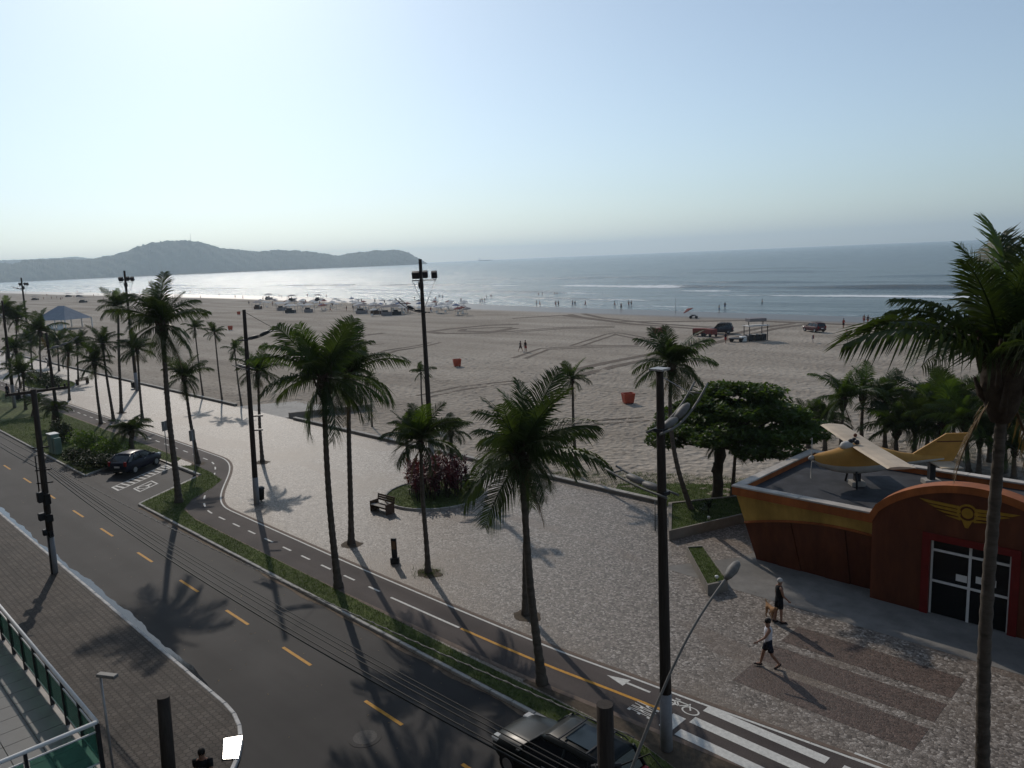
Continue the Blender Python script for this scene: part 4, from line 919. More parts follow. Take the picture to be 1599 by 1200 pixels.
# local: x from nose to tail, y to the far wing, z above roof
st = [(0,.22,1.26,1.44,1.14),(.25,.34,1.15,1.54,.92),(.8,.48,1.07,1.66,.72),(1.35,.56,1.04,1.84,.62),(1.9,.60,1.05,1.98,.58),(2.8,.52,1.07,1.80,.66),(3.8,.30,1.1,1.52,.90),(4.8,.16,1.16,1.36,1.0),(5.7,.07,1.2,1.28,1.12)]   # x, half width, belt z, top z, bottom z
up = MB(); lo = MB(); nn = 9
for bld, sgn in ((up, 1), (lo, -1)):
    vs = []
    for x, w, zb, z1, z0 in st:
        for j in range(nn): th = math.pi*j/(nn-1); h_ = (z1-zb) if sgn > 0 else (zb-z0); vs.append((x, w*math.cos(th), zb+sgn*h_*math.sin(th)**.8))
    fs = [(i*nn+j, i*nn+j+1, (i+1)*nn+j+1, (i+1)*nn+j) for i in range(len(st)-1) for j in range(nn-1)]
    fs = fs+[tuple(range(nn)), tuple(range((len(st)-1)*nn, len(st)*nn))]
    bld.add(vs, fs, True)
up.build('upper_fuselage', M['p_ochre'], A); lo.build('lower_fuselage', M['p_white'], A)
wg = MB(); c0, c1, hb = 1.6, 2.73, 4.03
vs = []; prf = [(0,.0),(.1,.06),(.4,.085),(.75,.05),(1,.005),(.6,-.03),(.15,-.035)]
for y in (-hb,-1.4,0,1.4,hb):
    for u, z in prf: vs.append((c0+(c1-c0)*u, y, 1.86+.012*abs(y)+z))
k = len(prf); wg.add(vs, [(i*k+j, (i+1)*k+j, (i+1)*k+(j+1)%k, i*k+(j+1)%k) for i in range(4) for j in range(k)]+[tuple(range(k)), tuple(range(4*k,5*k))[::-1]]); wg.build('wing', M['p_tan'], A)
fin = MB(); poly = [(4.15,1.30),(5.76,2.32),(6.75,2.32),(6.1,1.06),(5.2,.98)]
k = len(poly); fin.add([(x,-.04,z) for x,z in poly]+[(x,.04,z) for x,z in poly], [tuple(range(k)), tuple(range(k,2*k))[::-1]]+[(i,k+i,k+(i+1)%k,(i+1)%k) for i in range(k)]); f_ = fin.build('tail_fin', M['p_ochre'], A)
MB().box(5.35,6.5,-.046,.046,1.93,1.98).build('hinge_line', M['k_brown'], f_)
MB().box(5.1,6.0,-1.15,1.15,1.0,1.05).build('tailplane', M['p_tan'], A)
cp = MB(); cp.lathe([(.26,0),(.27,.12),(.2,.26),(.08,.33)], (1.45,0,1.74), 10, 1.2, .9); cp.build('canopy', M['p_white'], A)
eng = MB(); 
for y in (-.2,0,.22): eng.ball((1.62+abs(y),y,2.06), .12, 8, 5)
eng.build('engine', M['dark_metal'], A)
MB().ball((2.3,1.3,2.02), .09, 8, 5).build('fuel_cap', M['k_brown'], A)
pb = MB(); pb.add([(-.08,-.05,.38),(-.08,.05,.38),(-.04,.11,.9),(-.02,.05,1.32),(-.05,-.05,1.32),(-.1,-.09,.9)], [(0,1,2,3,4,5)]); pb.add([(-.06,-.05,1.32),(-.06,.05,1.32),(-.02,.10,1.8),(-.05,.04,2.25),(-.08,-.04,2.25),(-.1,-.09,1.8)], [(0,1,2,3,4,5)])
pb.v = [(x, y, z) for x, y, z in pb.v]; pbo = pb.build('propeller', M['p_white'], A); pbo.modifiers.new('thick', 'SOLIDIFY').thickness = .03
MB().ball((-.06,0,1.33), .12, 8, 6, (1.5,1,1)).build('spinner', M['p_white'], A)
for x, w in ((1.95,.30),(5.2,.34)): MB().bbox(x-w,x+w,-.28,.28,0,.22,.02).build('plinth', M['concrete'], A); MB().box(x-.12,x+.12,-.14,.14,.22,.95).build('strut', M['dark_metal'], A)
for sg in (-.7,.7): MB().tube([(1.7,sg,.02),(1.75,sg*.6,.9)], .05, 6).build('wheel_strut', M['dark_metal'], A)
# ================================================================ tree, shrubs, beds
M['leaf'] = mat('broad_leaf', (.036,.062,.016), .5, .45, .8, 0, trans=.35, col2=(.06,.10,.022))
M['leaf_lime'] = mat('lime_leaf', (.075,.13,.02), .5, .35, 1.5, 0, trans=.38)
M['leaf_dark'] = mat('dark_leaf', (.025,.038,.016), .55, .4, 1.5, 0, trans=.2)
M['leaf_red'] = mat('maroon_leaf', (.075,.016,.026), .5, .45, 3, 0, trans=.3, col2=(.12,.028,.045))
M['bark'] = mat('bark', (.055,.045,.036), .95, .4, 4, .03, 10)
def leafcloud(c, size, tilt=.5, asp=.5, up=None):
    n = len(c); nrm = rng.normal(0, tilt, (n,3)); nrm[:,2] += 1; 
    if up is not None: nrm += up
    nrm /= np.linalg.norm(nrm, axis=1, keepdims=True); a = rng.normal(0, 1, (n,3)); a -= nrm*(a*nrm).sum(1, keepdims=True); a /= np.linalg.norm(a, axis=1, keepdims=True); b = np.cross(nrm, a)
    s = size*rng.uniform(.6, 1.3, (n,1)); v = np.stack([c-a*s*.5, c+b*s*asp*.5, c+a*s*.5-nrm*s*.12, c-b*s*asp*.5], 1).reshape(-1, 3)
    return v, np.arange(4*n).reshape(-1, 4)
def blob(n, c, r, shell=.55):
    d = rng.normal(0, 1, (n,3)); d /= np.linalg.norm(d, axis=1, keepdims=True); q = rng.random(n)**(1/3)*(1-shell)+shell
    return np.array(c)+d*q[:,None]*np.array(r)
# broad tree beside the kiosk
TB = Vector((-22.2,38.2,-.1)); tr = thing('almond_tree', 'broad flat topped shade tree with knobbly trunk beside the kiosk', 'tree', TB)
T0 = TOP(TB, 1123, 690)-TB
b = MB(); tk = [Vector((0,0,-.1)), T0*.25+Vector((.05,0,0)), T0*.5+Vector((-.05,.02,0)), T0*.75+Vector((.08,.05,0)), T0]
b.tube([tk[0],tk[0].lerp(tk[1],.5),tk[1],tk[1].lerp(tk[2],.6),tk[2],tk[2].lerp(tk[3],.5),tk[3],tk[4]], [.36,.3,.31,.27,.32,.26,.34,.26], 10)
for k in range(3): b.tube([T0*(.45+.13*k), T0*(.45+.13*k)+VR*(-.35+.1*k)+Vector((0,0,.15))], [.15,.1], 7)
b.build('trunk', M['bark'], tr)
lim = MB(); pads = []
for k in range(46):
    a_ = k*2.4; u = math.sqrt((k+.5)/46); px_ = 1.0+u*4.3*math.cos(a_); py_ = u*3.6*math.sin(a_)
    z = T0.z+.35+(1-u**2)*2.5+rng.uniform(-.8,.4)
    w = VR*px_+VF*py_; p = Vector((w.x, w.y, z)); pads.append((p, rng.uniform(.85,1.35)))
    if k % 2 == 0: m_ = T0.lerp(p, .5)+Vector((0,0,-.25)); lim.tube([T0-Vector((0,0,.2)), m_, p-Vector((0,0,.12))], [.13,.075,.03], 6)
lim.build('limb', M['bark'], tr)
cs = np.concatenate([blob(640, p, (r_, r_, r_*.36), .35) for p, r_ in pads]+[blob(60, np.array(p)+rng.normal(0,.7,3)*[1,1,.3], (.45,.45,.3), .2) for p, r_ in pads])
v, f = leafcloud(cs, .33, .5); raw('crown', v, f, M['leaf'], tr)
def shrub(px, r, h, m, label, n=900, size=.16, name='shrub', group=None, at_=None, stem=True):
    B = at_ or W(*px); o = thing(name, label, 'shrub', B, 0, group)
    c = np.concatenate([blob(n//6, (rng.uniform(-.5,.5)*r, rng.uniform(-.5,.5)*r, h*rng.uniform(.35,.7)), (r*.6, r*.6, h*.36), .5) for _ in range(6)]); c[:,2] = np.abs(c[:,2])
    v, f = leafcloud(c, size, .9, .45); raw('foliage', v, f, M[m], o)
    s = MB()
    for k in range(5): a_ = k*1.26; s.tube([(0,0,-.05),(math.cos(a_)*r*.4, math.sin(a_)*r*.4, h*.55)], [.04,.015], 5)
    s.build('stem', M['bark'], o); return o
for px, r, h, m, lab in [((140,705),1.35,1.9,'leaf_lime','bright lime green shrub, left one behind the green cabinet'), ((172,712),1.4,1.5,'leaf_lime','bright lime green shrub, right one beside the cycad'), ((122,722),1.2,1.2,'leaf_dark','dark shrub in front of the lime shrubs, nearest the cabinet'), ((150,730),1.4,1.0,'leaf_dark','low dark shrub behind the parked hatchback'), ((178,728),1.0,.9,'leaf_dark','small dark shrub beside the hatchback roof'), ((104,690),1.2,2.0,'leaf_dark','dark bush behind the cabinet and the dark pole')]:
    shrub(px, r, h, m, lab, 1500, .20, group='garden shrubs by the parking bay')
palm((205,706), (205,674), 1.75, 'spreading cycad with stiff arching leaves behind the parked hatchback', 26, .2, seed=91, emin=3, emax=10, dead=0, name='cycad', group='cycads of the garden')
palm((84,668), (84,640), 1.6, 'cycad at the far left, behind the switch box pole', 22, .2, seed=92, emin=3, emax=10, dead=0, name='cycad', group='cycads of the garden')
palm((52,650), (54,630), 1.4, 'small dark cycad beside the cycle path at far left', 20, .18, seed=93, emin=3, emax=10, dead=0, name='cycad', group='cycads of the garden')
def bed(cx, cy, rx, ry, label, name='planting_bed'):
    o = thing(name, label, 'flower bed', (cx,cy,0)); n = 36; L_ = 2*math.pi*(rx+ry)/2/n
    st_ = MB().bbox(-L_/2+.008, L_/2-.008, -.07, .07, -.05, .13, .02).mesh('edging_stone')
    for k in range(n):
        a_ = 2*math.pi*k/n; q = link('edging_stone', st_, M['concrete'], o); q.location = (rx*math.cos(a_), ry*math.sin(a_), random.uniform(-.004,.004)); q.rotation_euler = (0,0,math.atan2(ry*math.cos(a_), -rx*math.sin(a_)))
    MB().sheet([(rx*.98*math.cos(2*math.pi*k/n), ry*.98*math.sin(2*math.pi*k/n)) for k in range(n)], .06).build('lawn', M['turf'], o)
    pl = rng.uniform(-1, 1, (int(rx*ry*900),2)); pl = pl[(pl**2).sum(1) < .93]*[rx,ry]; blades(pl, 'grass', .06, o, .08)
    return o
bed(-35.6,28.3,3.05,3.05, 'round grass bed with stone edging and red shrubs behind the bench')
def ti_plant(p, h, label, m='leaf_red', group='red leaved plants of the oval bed', n=3):
    o = thing('cordyline', label, 'plant', p, random.uniform(0,6), group); s = MB(); b = MB()
    for k in range(n):
        x, y = random.uniform(-.25,.25), random.uniform(-.25,.25); hh = h*random.uniform(.7,1); s.tube([(x*.4,y*.4,-.05),(x,y,hh*.8)], [.03,.018], 5)
        for j in range(34):
            a_ = j*2.4; e = R(random.uniform(0,75)); L_ = random.uniform(.32,.6); z = hh*(.35+.6*j/26); d = Vector((math.cos(a_)*math.cos(e), math.sin(a_)*math.cos(e), math.sin(e))); sd_ = Vector((-math.sin(a_), math.cos(a_), 0))*.05
            q = Vector((x,y,z)); m1 = q+d*L_*.55; e1 = q+d*L_; e1.z -= .12
            b.add([q, m1+sd_, e1, m1-sd_], [(0,1,2,3)])
    s.build('stem', M['bark'], o); b.build('leaves', M[m], o); return o
for k in range(26):
    a_ = k*2.4; u = math.sqrt((k+.5)/26)*1.75
    q_ = Vector((math.cos(a_)*u, math.sin(a_)*u, 0)); fr_ = q_.dot(VF); rt_ = q_.dot(VR); w_ = ('at the heart' if u < .6 else ('front' if fr_ < -.5 else 'rear' if fr_ > .5 else 'middle')+' '+('left' if rt_ < -.35 else 'right' if rt_ > .35 else 'centre'))
    w_ = w_ if w_.startswith('at') else 'in the '+w_
    ti_plant((-35.7+q_.x, 28.5+q_.y*1.05, .05), 2.25-.4*u*.6, f'maroon leaved cordyline {w_} of the round bed', group=f'cordylines {w_} of the round bed')
shrub(None, .75, 1.2, 'leaf', 'green shrub at the right of the red plants in the round bed', 900, .14, at_=Vector((-34.4,30.0,.05)))
# far left bed
bed(-116,27.6,7.5,2.6, 'long grass bed with dark shrubs in the far left grove')
for k in range(9): shrub(None, 1.2, 1.3, 'leaf_dark', 'dark low shrub in the long bed of the far left grove', 420, .26, at_=Vector((-121.5+k*1.35, 27.6+random.uniform(-.9,.9), .05)), group='dark shrubs of the far left bed')
# grass ring under the slim palm, weeds at the sand edge
ring_pts = W(668,895); pl = rng.normal(0, .33, (260,2))+[ring_pts.x, ring_pts.y]; blades(pl, 'grass', .002, h=.12, label='tuft of grass round the foot of the slim palm')
LAWN = [(-27.5,35.4),(-22.6,35.25),(-17.2,37.9),(-17.0,45),(-19.5,47),(-23.5,40.5),(-28.5,37.3)]
MB().sheet(LAWN, -.10).build('lawn', M['turf'], kind='structure'); blades(scatter(LAWN, 170), 'grass', -.1, h=.11, label='rough grass growing under the broad tree')
c = scatter([(-34,35.4),(-24,35.4),(-22,43),(-27,41),(-33,37.2)], 26); c3 = np.concatenate([np.repeat(c, 7, 0)+rng.normal(0,.09,(len(c)*7,2))]); blades(c3, 'weeds', -.15, h=.12, label='scattered creeping weeds on the sand along the wall')
# raised lawns with rendered walls
def planter(poly, z, w, label):
    o = thing('raised_planter', label, 'planter', (*poly[0],0)); q = [(x-poly[0][0], y-poly[0][1]) for x, y in poly]; n = len(q); cx = sum(p[0] for p in q)/n; cy = sum(p[1] for p in q)/n
    def ins(p, d): v_ = Vector((cx-p[0], cy-p[1])); return (p[0]+v_.x*d/v_.length, p[1]+v_.y*d/v_.length)
    i_ = [ins(p, w) for p in q]
    for k in range(n):
        a_, b_, c_, d_ = q[k], q[(k+1)%n], i_[(k+1)%n], i_[k]; bb = MB(); bb.prism([a_,b_,c_,d_], -.05, z); bb.build('planter_wall', M['wall'], o)
    MB().sheet(i_, z-.06).build('lawn', M['turf'], o); P_ = scatter(i_, 420); blades(P_, 'grass', z-.06, o, .07); return o
planter([(-20.4,30.6),(-18.5,35.9),(-20.3,38.1),(-22.9,34.3)], .5, .22, 'raised lawn with rendered walls beside the kiosk')
planter([(-15.75,26.4),(-15.35,27.3),(-18.25,30.1),(-18.75,29.55)], .45, .13, 'narrow raised grass strip in front of the kiosk')
for p, lab in [((-20.35,34.2,.44),'spiky dark rosette plant at the foot of the bowed palm'), ((-19.6,36.3,.44),'spiky dark rosette plant at the kiosk end of the raised lawn')]: ti_plant(p, .55, lab, 'leaf_dark', 'rosette plants of the raised lawn', 1)
for p, lab in [((-19.75,33.2,.44),'small white spotlight in the middle of the raised lawn'),((-19.2,36.6,.44),'small white spotlight at the kiosk end of the raised lawn'),((-15.75,27.1,.39),'small white spotlight in the narrow grass strip')]:
    o = thing('garden_spotlight', lab, 'spotlight', p, 0, 'garden spotlights'); MB().tube([(0,0,0),(0,0,.12)], .02, 6).build('stake', M['dark_metal'], o); MB().lathe([(.05,0),(.08,.08),(.07,.13),(.02,.14)], (0,0,.1), 10).build('lamp_head', M['white'], o)
# ================================================================ street furniture
o = thing('bench', 'wooden bench with solid side panels at the edge of the round bed', 'bench', W(597,800), 0)
o.rotation_euler = (0,0,math.atan2(-VF.y*.75-VR.y*.66, -VF.x*.75-VR.x*.66))      # local +x is the way it faces
for y in (-.72,.66): MB().bbox(-.32,.30,y,y+.06,0,.62,.01).build('side_panel', M['wood'], o)
MB().tube([(-.3,-.69,.62),(-.36,-.69,.92)], .03, 6).tube([(-.3,.69,.62),(-.36,.69,.92)], .03, 6).build('back_post', M['wood'], o)
for k in range(5): MB().bbox(-.2+.1*k,-.115+.1*k,-.655,.655,.40,.435,.006).build('seat_slat', M['coping'] if k > 1 else M['wood'], o)
for k in range(3): MB().bbox(-.345-.016*k,-.315-.016*k,-.75,.75,.55+.13*k,.66+.13*k,.006).build('back_slat', M['wood'], o)
MB().box(-.22,-.19,-.655,.655,.08,.36).build('rear_board', M['wood'], o)
o = thing('bench', 'dark bench far off in the left grove, on the mosaic by the sand wall', 'bench', W(129,600), R(200))
for y in (-.75,.69): MB().bbox(-.3,.3,y,y+.06,0,.7,.01).build('side_panel', M['wood'], o)
for k in range(3): MB().bbox(-.2+.15*k,-.08+.15*k,-.69,.69,.42,.46,.006).build('seat_slat', M['wood'], o)
for k in range(3): MB().bbox(-.34,-.31,-.7,.7,.55+.14*k,.66+.14*k,.006).build('back_slat', M['wood'], o)
o = thing('totem_sign', 'dark upright totem sign with a brown panel beside the cycle path', 'sign', W(617,880), HEAD+R(-8))
MB().bbox(-.2,.2,-.12,.12,0,.3,.02).build('base', M['dark_metal'], o); MB().bbox(-.125,.125,-.06,.06,.3,1.25,.01).build('post', M['dark_metal'], o)
MB().box(-.11,.11,-.066,-.061,.72,1.12).build('panel', mat('brown_panel', (.17,.105,.06), .6, .15, 5), o)
o = thing('waste_bin', 'black lidded waste bin beside the bare pole at the cycle path bend', 'waste bin', W(408,783), 0)
MB().lathe([(.19,.12),(.24,.7),(.24,.74)], n=14).build('bucket', M['black'], o); MB().lathe([(.27,.76),(.27,.82),(.2,.9),(.04,.92)], n=14).build('lid', M['dark_metal'], o); MB().tube([(0,0,0),(0,0,.2)], .05, 8).build('foot', M['dark_metal'], o)
o = thing('waste_bin', 'dark square bin beside the white footed pole at far left', 'waste bin', W(28,626), 0); MB().bbox(-.3,.3,-.3,.3,.15,1.0,.03).build('bucket', M['black'], o); MB().box(-.04,.04,-.04,.04,0,.15).build('foot', M['dark_metal'], o)
o = thing('waste_bin', 'small bin at the foot of the distant floodlight pole', 'waste bin', W(210,607), 0); MB().bbox(-.28,.28,-.28,.28,.1,.85,.03).build('bucket', M['black'], o); MB().box(-.04,.04,-.04,.04,0,.1).build('foot', M['dark_metal'], o)
for (bx_, tp_, lab) in (((261,716),(256,658),'street sign with narrow grey plate just left of the tallest bay palm'),((306,741),(299,672),'street sign with narrow grey plate beside the leaning palm')):
    B = W(*bx_); t = TOP(B, *tp_)-B; o = thing('street_sign', lab, 'sign', B, 0, 'street signs of the parking bay'); MB().tube([(0,0,-.05), t], .035, 8).build('post', M['metal'], o)
    MB().box(-.02,.02,-.26,.26,-.75,.0, Matrix.Translation(t) @ Matrix.Rotation(R(25),4,'Z')).build('plate', M['lamp_grey'], o)
o = thing('utility_cabinet', 'pale green utility cabinet standing at the kerb behind the switch box pole', 'cabinet', W(88,708), R(3))
gm = mat('pale_green_paint', (.22,.31,.26), .6, .15, 2); MB().bbox(-.75,.2,-.3,.3,0,1.55,.03).build('body', gm, o); MB().bbox(-.8,.24,-.36,.36,1.55,1.62,.02).build('roof', M['white'], o); MB().box(-.28,-.26,-.312,-.3,.1,1.45).build('door_gap', M['dark_metal'], o); MB().bbox(.34,.75,-.25,.25,0,1.35,.03).build('side_box', gm, o)
o = thing('low_railing', 'short black railing on the mosaic beside the raised lawn', 'railing', (-23.7,34.2,0)); v_ = Vector((2.0,-2.9,0))
for k in range(5): MB().tube([v_*(k/4), v_*(k/4)+Vector((0,0,.45))], .025, 6).build('post', M['black'], o)
for z in (.44,.22): MB().tube([Vector((0,0,z)), v_+Vector((0,0,z))], .022, 6).build('rail', M['black'], o)
# glossy plate on the pavement corner
PL = [W(347,1187,.004), W(372,1186,.004), W(379,1149,.004), W(349,1154,.004)]
o = thing('ramp_plate', 'smooth glaring plate on the brick pavement corner beside the kerb', 'plate', PL[0]); q = [p-PL[0] for p in PL]
MB().prism([(p.x,p.y) for p in q], .002, .03).build('sheet', mat('polished_plate', (.5,.5,.5), .22, .05, 3, metal=.8), o)
for a_, b_ in ((0,3),(2,3)): MB().tube([q[a_]+Vector((0,0,.03)), q[b_]+Vector((0,0,.03))], .02, 5).build('rim', M['dark_metal'], o)

# ================================================================ cars
def carpaint(name, c, rough=.25): return mat(name, c, rough+.08, .05, 3, coat=.0, spec=.2)
M['c_black'] = carpaint('black_green_car_paint', (.006,.009,.010)); M['c_navy'] = carpaint('navy_car_paint', (.012,.014,.03)); M['c_dark'] = carpaint('dark_grey_car_paint', (.05,.045,.05), .4); M['c_red'] = carpaint('dark_red_car_paint', (.10,.035,.035), .4)
M['c_glass'] = mat('car_glass', (.012,.015,.018), .05, .05, 2, spec=.6); M['c_lamp'] = mat('lamp_lens', (.6,.6,.58), .15, .05, 3); M['c_tail'] = mat('tail_lamp', (.25,.01,.01), .2, .05, 3); M['c_sun'] = mat('sunroof_glass', (.03,.045,.055), .08, .05, 2)
def car(name, label, loc, rz, m, L_=4.3, w=.88, h=1.62, rails=False, style='suv', sunroof=False, group=None):
    o = thing(name, label, 'car', loc, rz, group); f = L_/2
    # lower body: stations x, half width, z bottom, z shoulder
    st = [(-f,.62*w/.88,.42,.86),(-f+.08,.8*w/.88,.32,.95),(-f+.5,w,.24,1.0),(-.8,w,.24,.99),(.5,w,.24,.98),(f-1.0,w*.99,.24,.96),(f-.45,w*.95,.26,.86),(f-.1,w*.82,.32,.74),(f,w*.66,.42,.66)]
    vs = []; nn = 12
    for x, hw, z0, z1 in st:
        ring_ = [(hw*.9,z0),(hw,z0+.12),(hw*1.0,z0+(z1-z0)*.55),(hw*.96,z1-.06),(hw*.86,z1+.01),(hw*.4,z1+.035)]
        vs += [(x, y, z) for y, z in ring_]+[(x, -y, z) for y, z in ring_[::-1]]
    fs = [(i*nn+j, i*nn+(j+1)%nn, (i+1)*nn+(j+1)%nn, (i+1)*nn+j) for i in range(len(st)-1) for j in range(nn)]+[tuple(range(nn))[::-1], tuple(range((len(st)-1)*nn, len(st)*nn))]
    body = MB().add(vs, fs, True).build('body', M[m], o)
    # cabin: glasshouse then roof
    xr0, xr1, xt0, xt1 = (-f+.12, .95, -f+.42, .25) if style == 'suv' else (-f+.15, 1.0, -f+.75, .2)
    gl = MB(); zb = .97; zt_ = h-.09; bw, tw = w*.93, w*.74
    B_ = [(xr0,bw),(xr1,bw*.96)]; T_ = [(xt0,tw),(xt1,tw)]
    gv = [(xr0,-bw,zb),(xr1,-bw*.95,zb),(xr1,bw*.95,zb),(xr0,bw,zb),(xt0,-tw,zt_),(xt1,-tw,zt_),(xt1,tw,zt_),(xt0,tw,zt_)]
    gl.add(gv, [(0,1,5,4),(1,2,6,5),(2,3,7,6),(3,0,4,7)]); gl.build('window_band', M['c_glass'], o)
    rf = MB(); vs = []; xs_ = [xt0-.06, xt0+.15, (xt0+xt1)/2, xt1-.2, xt1+.05]; zz = [zt_-.01, h-.03, h, h-.03, zt_-.01]
    for x, z in zip(xs_, zz): vs += [(x,-tw-.02,zt_-.015 if z < h-.05 else z-.06),(x,-tw*.7,z),(x,0,z+.012),(x,tw*.7,z),(x,tw+.02,zt_-.015 if z < h-.05 else z-.06)]
    rf.add(vs, [(5*i+j, 5*i+5+j, 5*i+6+j, 5*i+1+j) for i in range(4) for j in range(4)], True); roof = rf.build('roof', M[m], o); roof.modifiers.new('t','SOLIDIFY').thickness = .05
    for sg in (-1, 1):                                  # pillars
        for (xa, xb, wd) in ((xr1,xt1,.05),((xr1+xr0)/2+.1,(xt1+xt0)/2+.15,.05),(xr0+.55,xt0+.4,.06),(xr0,xt0,.07)):
            MB().tube([(xa,sg*(bw*.97),zb-.02),(xb,sg*(tw+.0),zt_)], wd*.8, 5).build('pillar', M[m], o)
        for x in (f-.85,-f+.8):
            wh = MB(); wh.tube([(x,sg*(w-.20),.32),(x,sg*(w+.01),.32)], .32, 18, smooth=False); ww = wh.build('wheel', M['black'], o)
            MB().tube([(x,sg*(w-.02),.32),(x,sg*(w+.02),.32)], .19, 12, smooth=False).build('rim', M['metal'], ww)
        MB().bbox(f-.42,f-.1,sg*w*.72-.14,sg*w*.72+.14,.68,.82,.03).build('headlight', M['c_lamp'], o)
        MB().bbox(-f-.01,-f+.14,sg*w*.78-.09,sg*w*.78+.09,.72,1.05,.02).build('tail_light', M['c_tail'], o)
        MB().bbox(xr1-.25,xr1-.1,sg*(w+.02)-.02,sg*(w+.16)+.02,.98,1.10,.02).build('mirror', M[m], o)
        MB().box(-.15,.05,sg*(w+.004)-.008,sg*(w+.004)+.008,.86,.89).build('door_handle', M['metal'], o)
        if rails: MB().tube([(xt0+.1,sg*(tw-.05),h+.0),(xt0+.2,sg*(tw-.05),h+.06),(xt1-.3,sg*(tw-.05),h+.06),(xt1-.15,sg*(tw-.05),h)], .02, 6).build('roof_rail', M['dark_metal'], o)
    if rails:
        for x in (xt0+.5,xt1-.6): MB().bbox(x-.03,x+.03,-tw+.02,tw-.02,h+.06,h+.095,.01).build('roof_bar', M['dark_metal'], o)
    if sunroof: MB().box(xt0+.55,xt1-.65,-tw*.62,tw*.62,h+.012,h+.03).build('sunroof', M['c_sun'], o)
    MB().box(-f-.012,-f+.0,-.22,.22,.62,.74).build('number_plate', M['white'], o); MB().box(f-.02,f+.012,-.2,.2,.46,.56).build('number_plate', M['white'], o)
    MB().bbox(f-.12,f+.03,-w*.7,w*.7,.36,.5,.04).build('bumper', M['black'], o); MB().bbox(-f-.03,-f+.12,-w*.74,w*.74,.36,.52,.04).build('bumper', M['black'], o)
    return o
suv = car('car', 'shiny black green car with roof bars driving along the avenue', (-12.75,14.05,-.1), math.pi, 'c_black', 4.4, .89, 1.64, True, 'suv', True)
car('car', 'dark navy hatchback parked in the angled bay', (-58.5,18.85,-.095), R(122.5), 'c_navy', 3.95, .83, 1.5, False, 'hatch')
car('car', 'dark off road vehicle on the beach beside the red carts', W(1124,521,-.2), R(205), 'c_dark', 4.5, .95, 1.85, True, 'suv')
car('car', 'dark red vehicle parked alone on the beach near the water', W(1271,518,-.2), R(150), 'c_red', 4.3, .9, 1.6, True, 'suv')

# ================================================================ people
M['skin'] = mat('skin', (.28,.15,.10), .55, .1, 6); M['hair'] = mat('dark_hair', (.015,.012,.01), .7, .2, 20); M['hair_w'] = mat('white_hair', (.5,.48,.45), .7, .1, 20)
M['tank'] = mat('white_vest', (.62,.62,.66), .8, .06, 8); M['navy'] = mat('navy_cloth', (.015,.018,.032), .8, .15, 8); M['blackc'] = mat('black_cloth', (.010,.010,.012), .8, .15, 8); M['shoe'] = mat('dark_shoe', (.03,.02,.02), .6, .15, 8)
def skin_mesh(name, V, E, rad, root=0, sub=2):
    me = bpy.data.meshes.new(name); me.from_pydata([tuple(v) for v in V], E, []); ob = bpy.data.objects.new(name, me); COL.objects.link(ob)
    ob.modifiers.new('s', 'SKIN'); sv = me.skin_vertices[0].data
    for i, r_ in enumerate(rad): sv[i].radius = (r_, r_) if not hasattr(r_, '__len__') else r_; sv[i].use_root = (i == root)
    ss = ob.modifiers.new('u', 'SUBSURF'); ss.levels = sub; ss.render_levels = sub
    dg = bpy.context.evaluated_depsgraph_get(); out = bpy.data.meshes.new_from_object(ob.evaluated_get(dg)); bpy.data.objects.remove(ob); bpy.data.meshes.remove(me)
    out.polygons.foreach_set('use_smooth', [True]*len(out.polygons)); return out
def pol(a, L_): return Vector((math.sin(R(a))*L_, 0, -math.cos(R(a))*L_))
def figure(thR, knR, thL, knL, shR, elR, shL, elL, out=.06, lean=0):
    """joints of a standing or walking person facing +x, angles in degrees forward"""
    P = {}; hipz = .93; P['pel'] = Vector((0,0,.97)); P['spi'] = Vector((.01+lean*.2,0,1.15)); P['che'] = Vector((.0+lean*.4,0,1.34)); P['nek'] = Vector((.02+lean*.55,0,1.50)); P['hd1'] = Vector((.035+lean*.6,0,1.60)); P['hd2'] = Vector((.03+lean*.65,0,1.70))
    for s, sg, th, kn, sh, el in (('R',-1,thR,knR,shR,elR),('L',1,thL,knL,shL,elL)):
        h_ = Vector((0,sg*.095,.91)); k_ = h_+pol(th,.43); a_ = k_+pol(th-kn,.42); P['hip'+s], P['kne'+s], P['ank'+s] = h_, k_, a_
        d_ = Vector((math.cos(R(th-kn)*.5),0,math.sin(R(th-kn)*.8))); P['toe'+s] = a_+d_*.15+Vector((0,sg*.02,-.05))
        S_ = Vector((lean*.45,sg*.185,1.43)); e_ = S_+pol(sh,.28)+Vector((0,sg*out,0)); w_ = e_+pol(sh+el,.25)+Vector((0,sg*out*.3,0)); P['sho'+s], P['elb'+s], P['wri'+s] = S_, e_, w_; P['han'+s] = w_+pol(sh+el,.075)
    zmin = min(P['toeR'].z, P['toeL'].z, P['ankR'].z-.07, P['ankL'].z-.07)-.02
    for k in P: P[k].z -= zmin
    return P
RD = dict(pel=(.125,.155),spi=(.105,.135),che=(.115,.165),nek=.055,hd1=.082,hd2=.088,hip=.095,kne=.062,ank=.042,toe=.04,sho=.062,elb=.043,wri=.03,han=.034)
def rr(k): return RD.get(k) or RD[k[:3]]
def sub(P, names, edges, grow=0.0, mul=1.0):
    idx = {n: i for i, n in enumerate(names)}
    rads = [tuple(q*mul+grow for q in r_) if hasattr(r_, '__len__') else r_*mul+grow for r_ in (rr(n) for n in names)]
    return [P[n] for n in names], [(idx[a], idx[b]) for a, b in edges], rads
BN = ['pel','spi','che','nek','hd1','hd2']+[k+s for s in 'RL' for k in ('hip','kne','ank','toe','sho','elb','wri','han')]
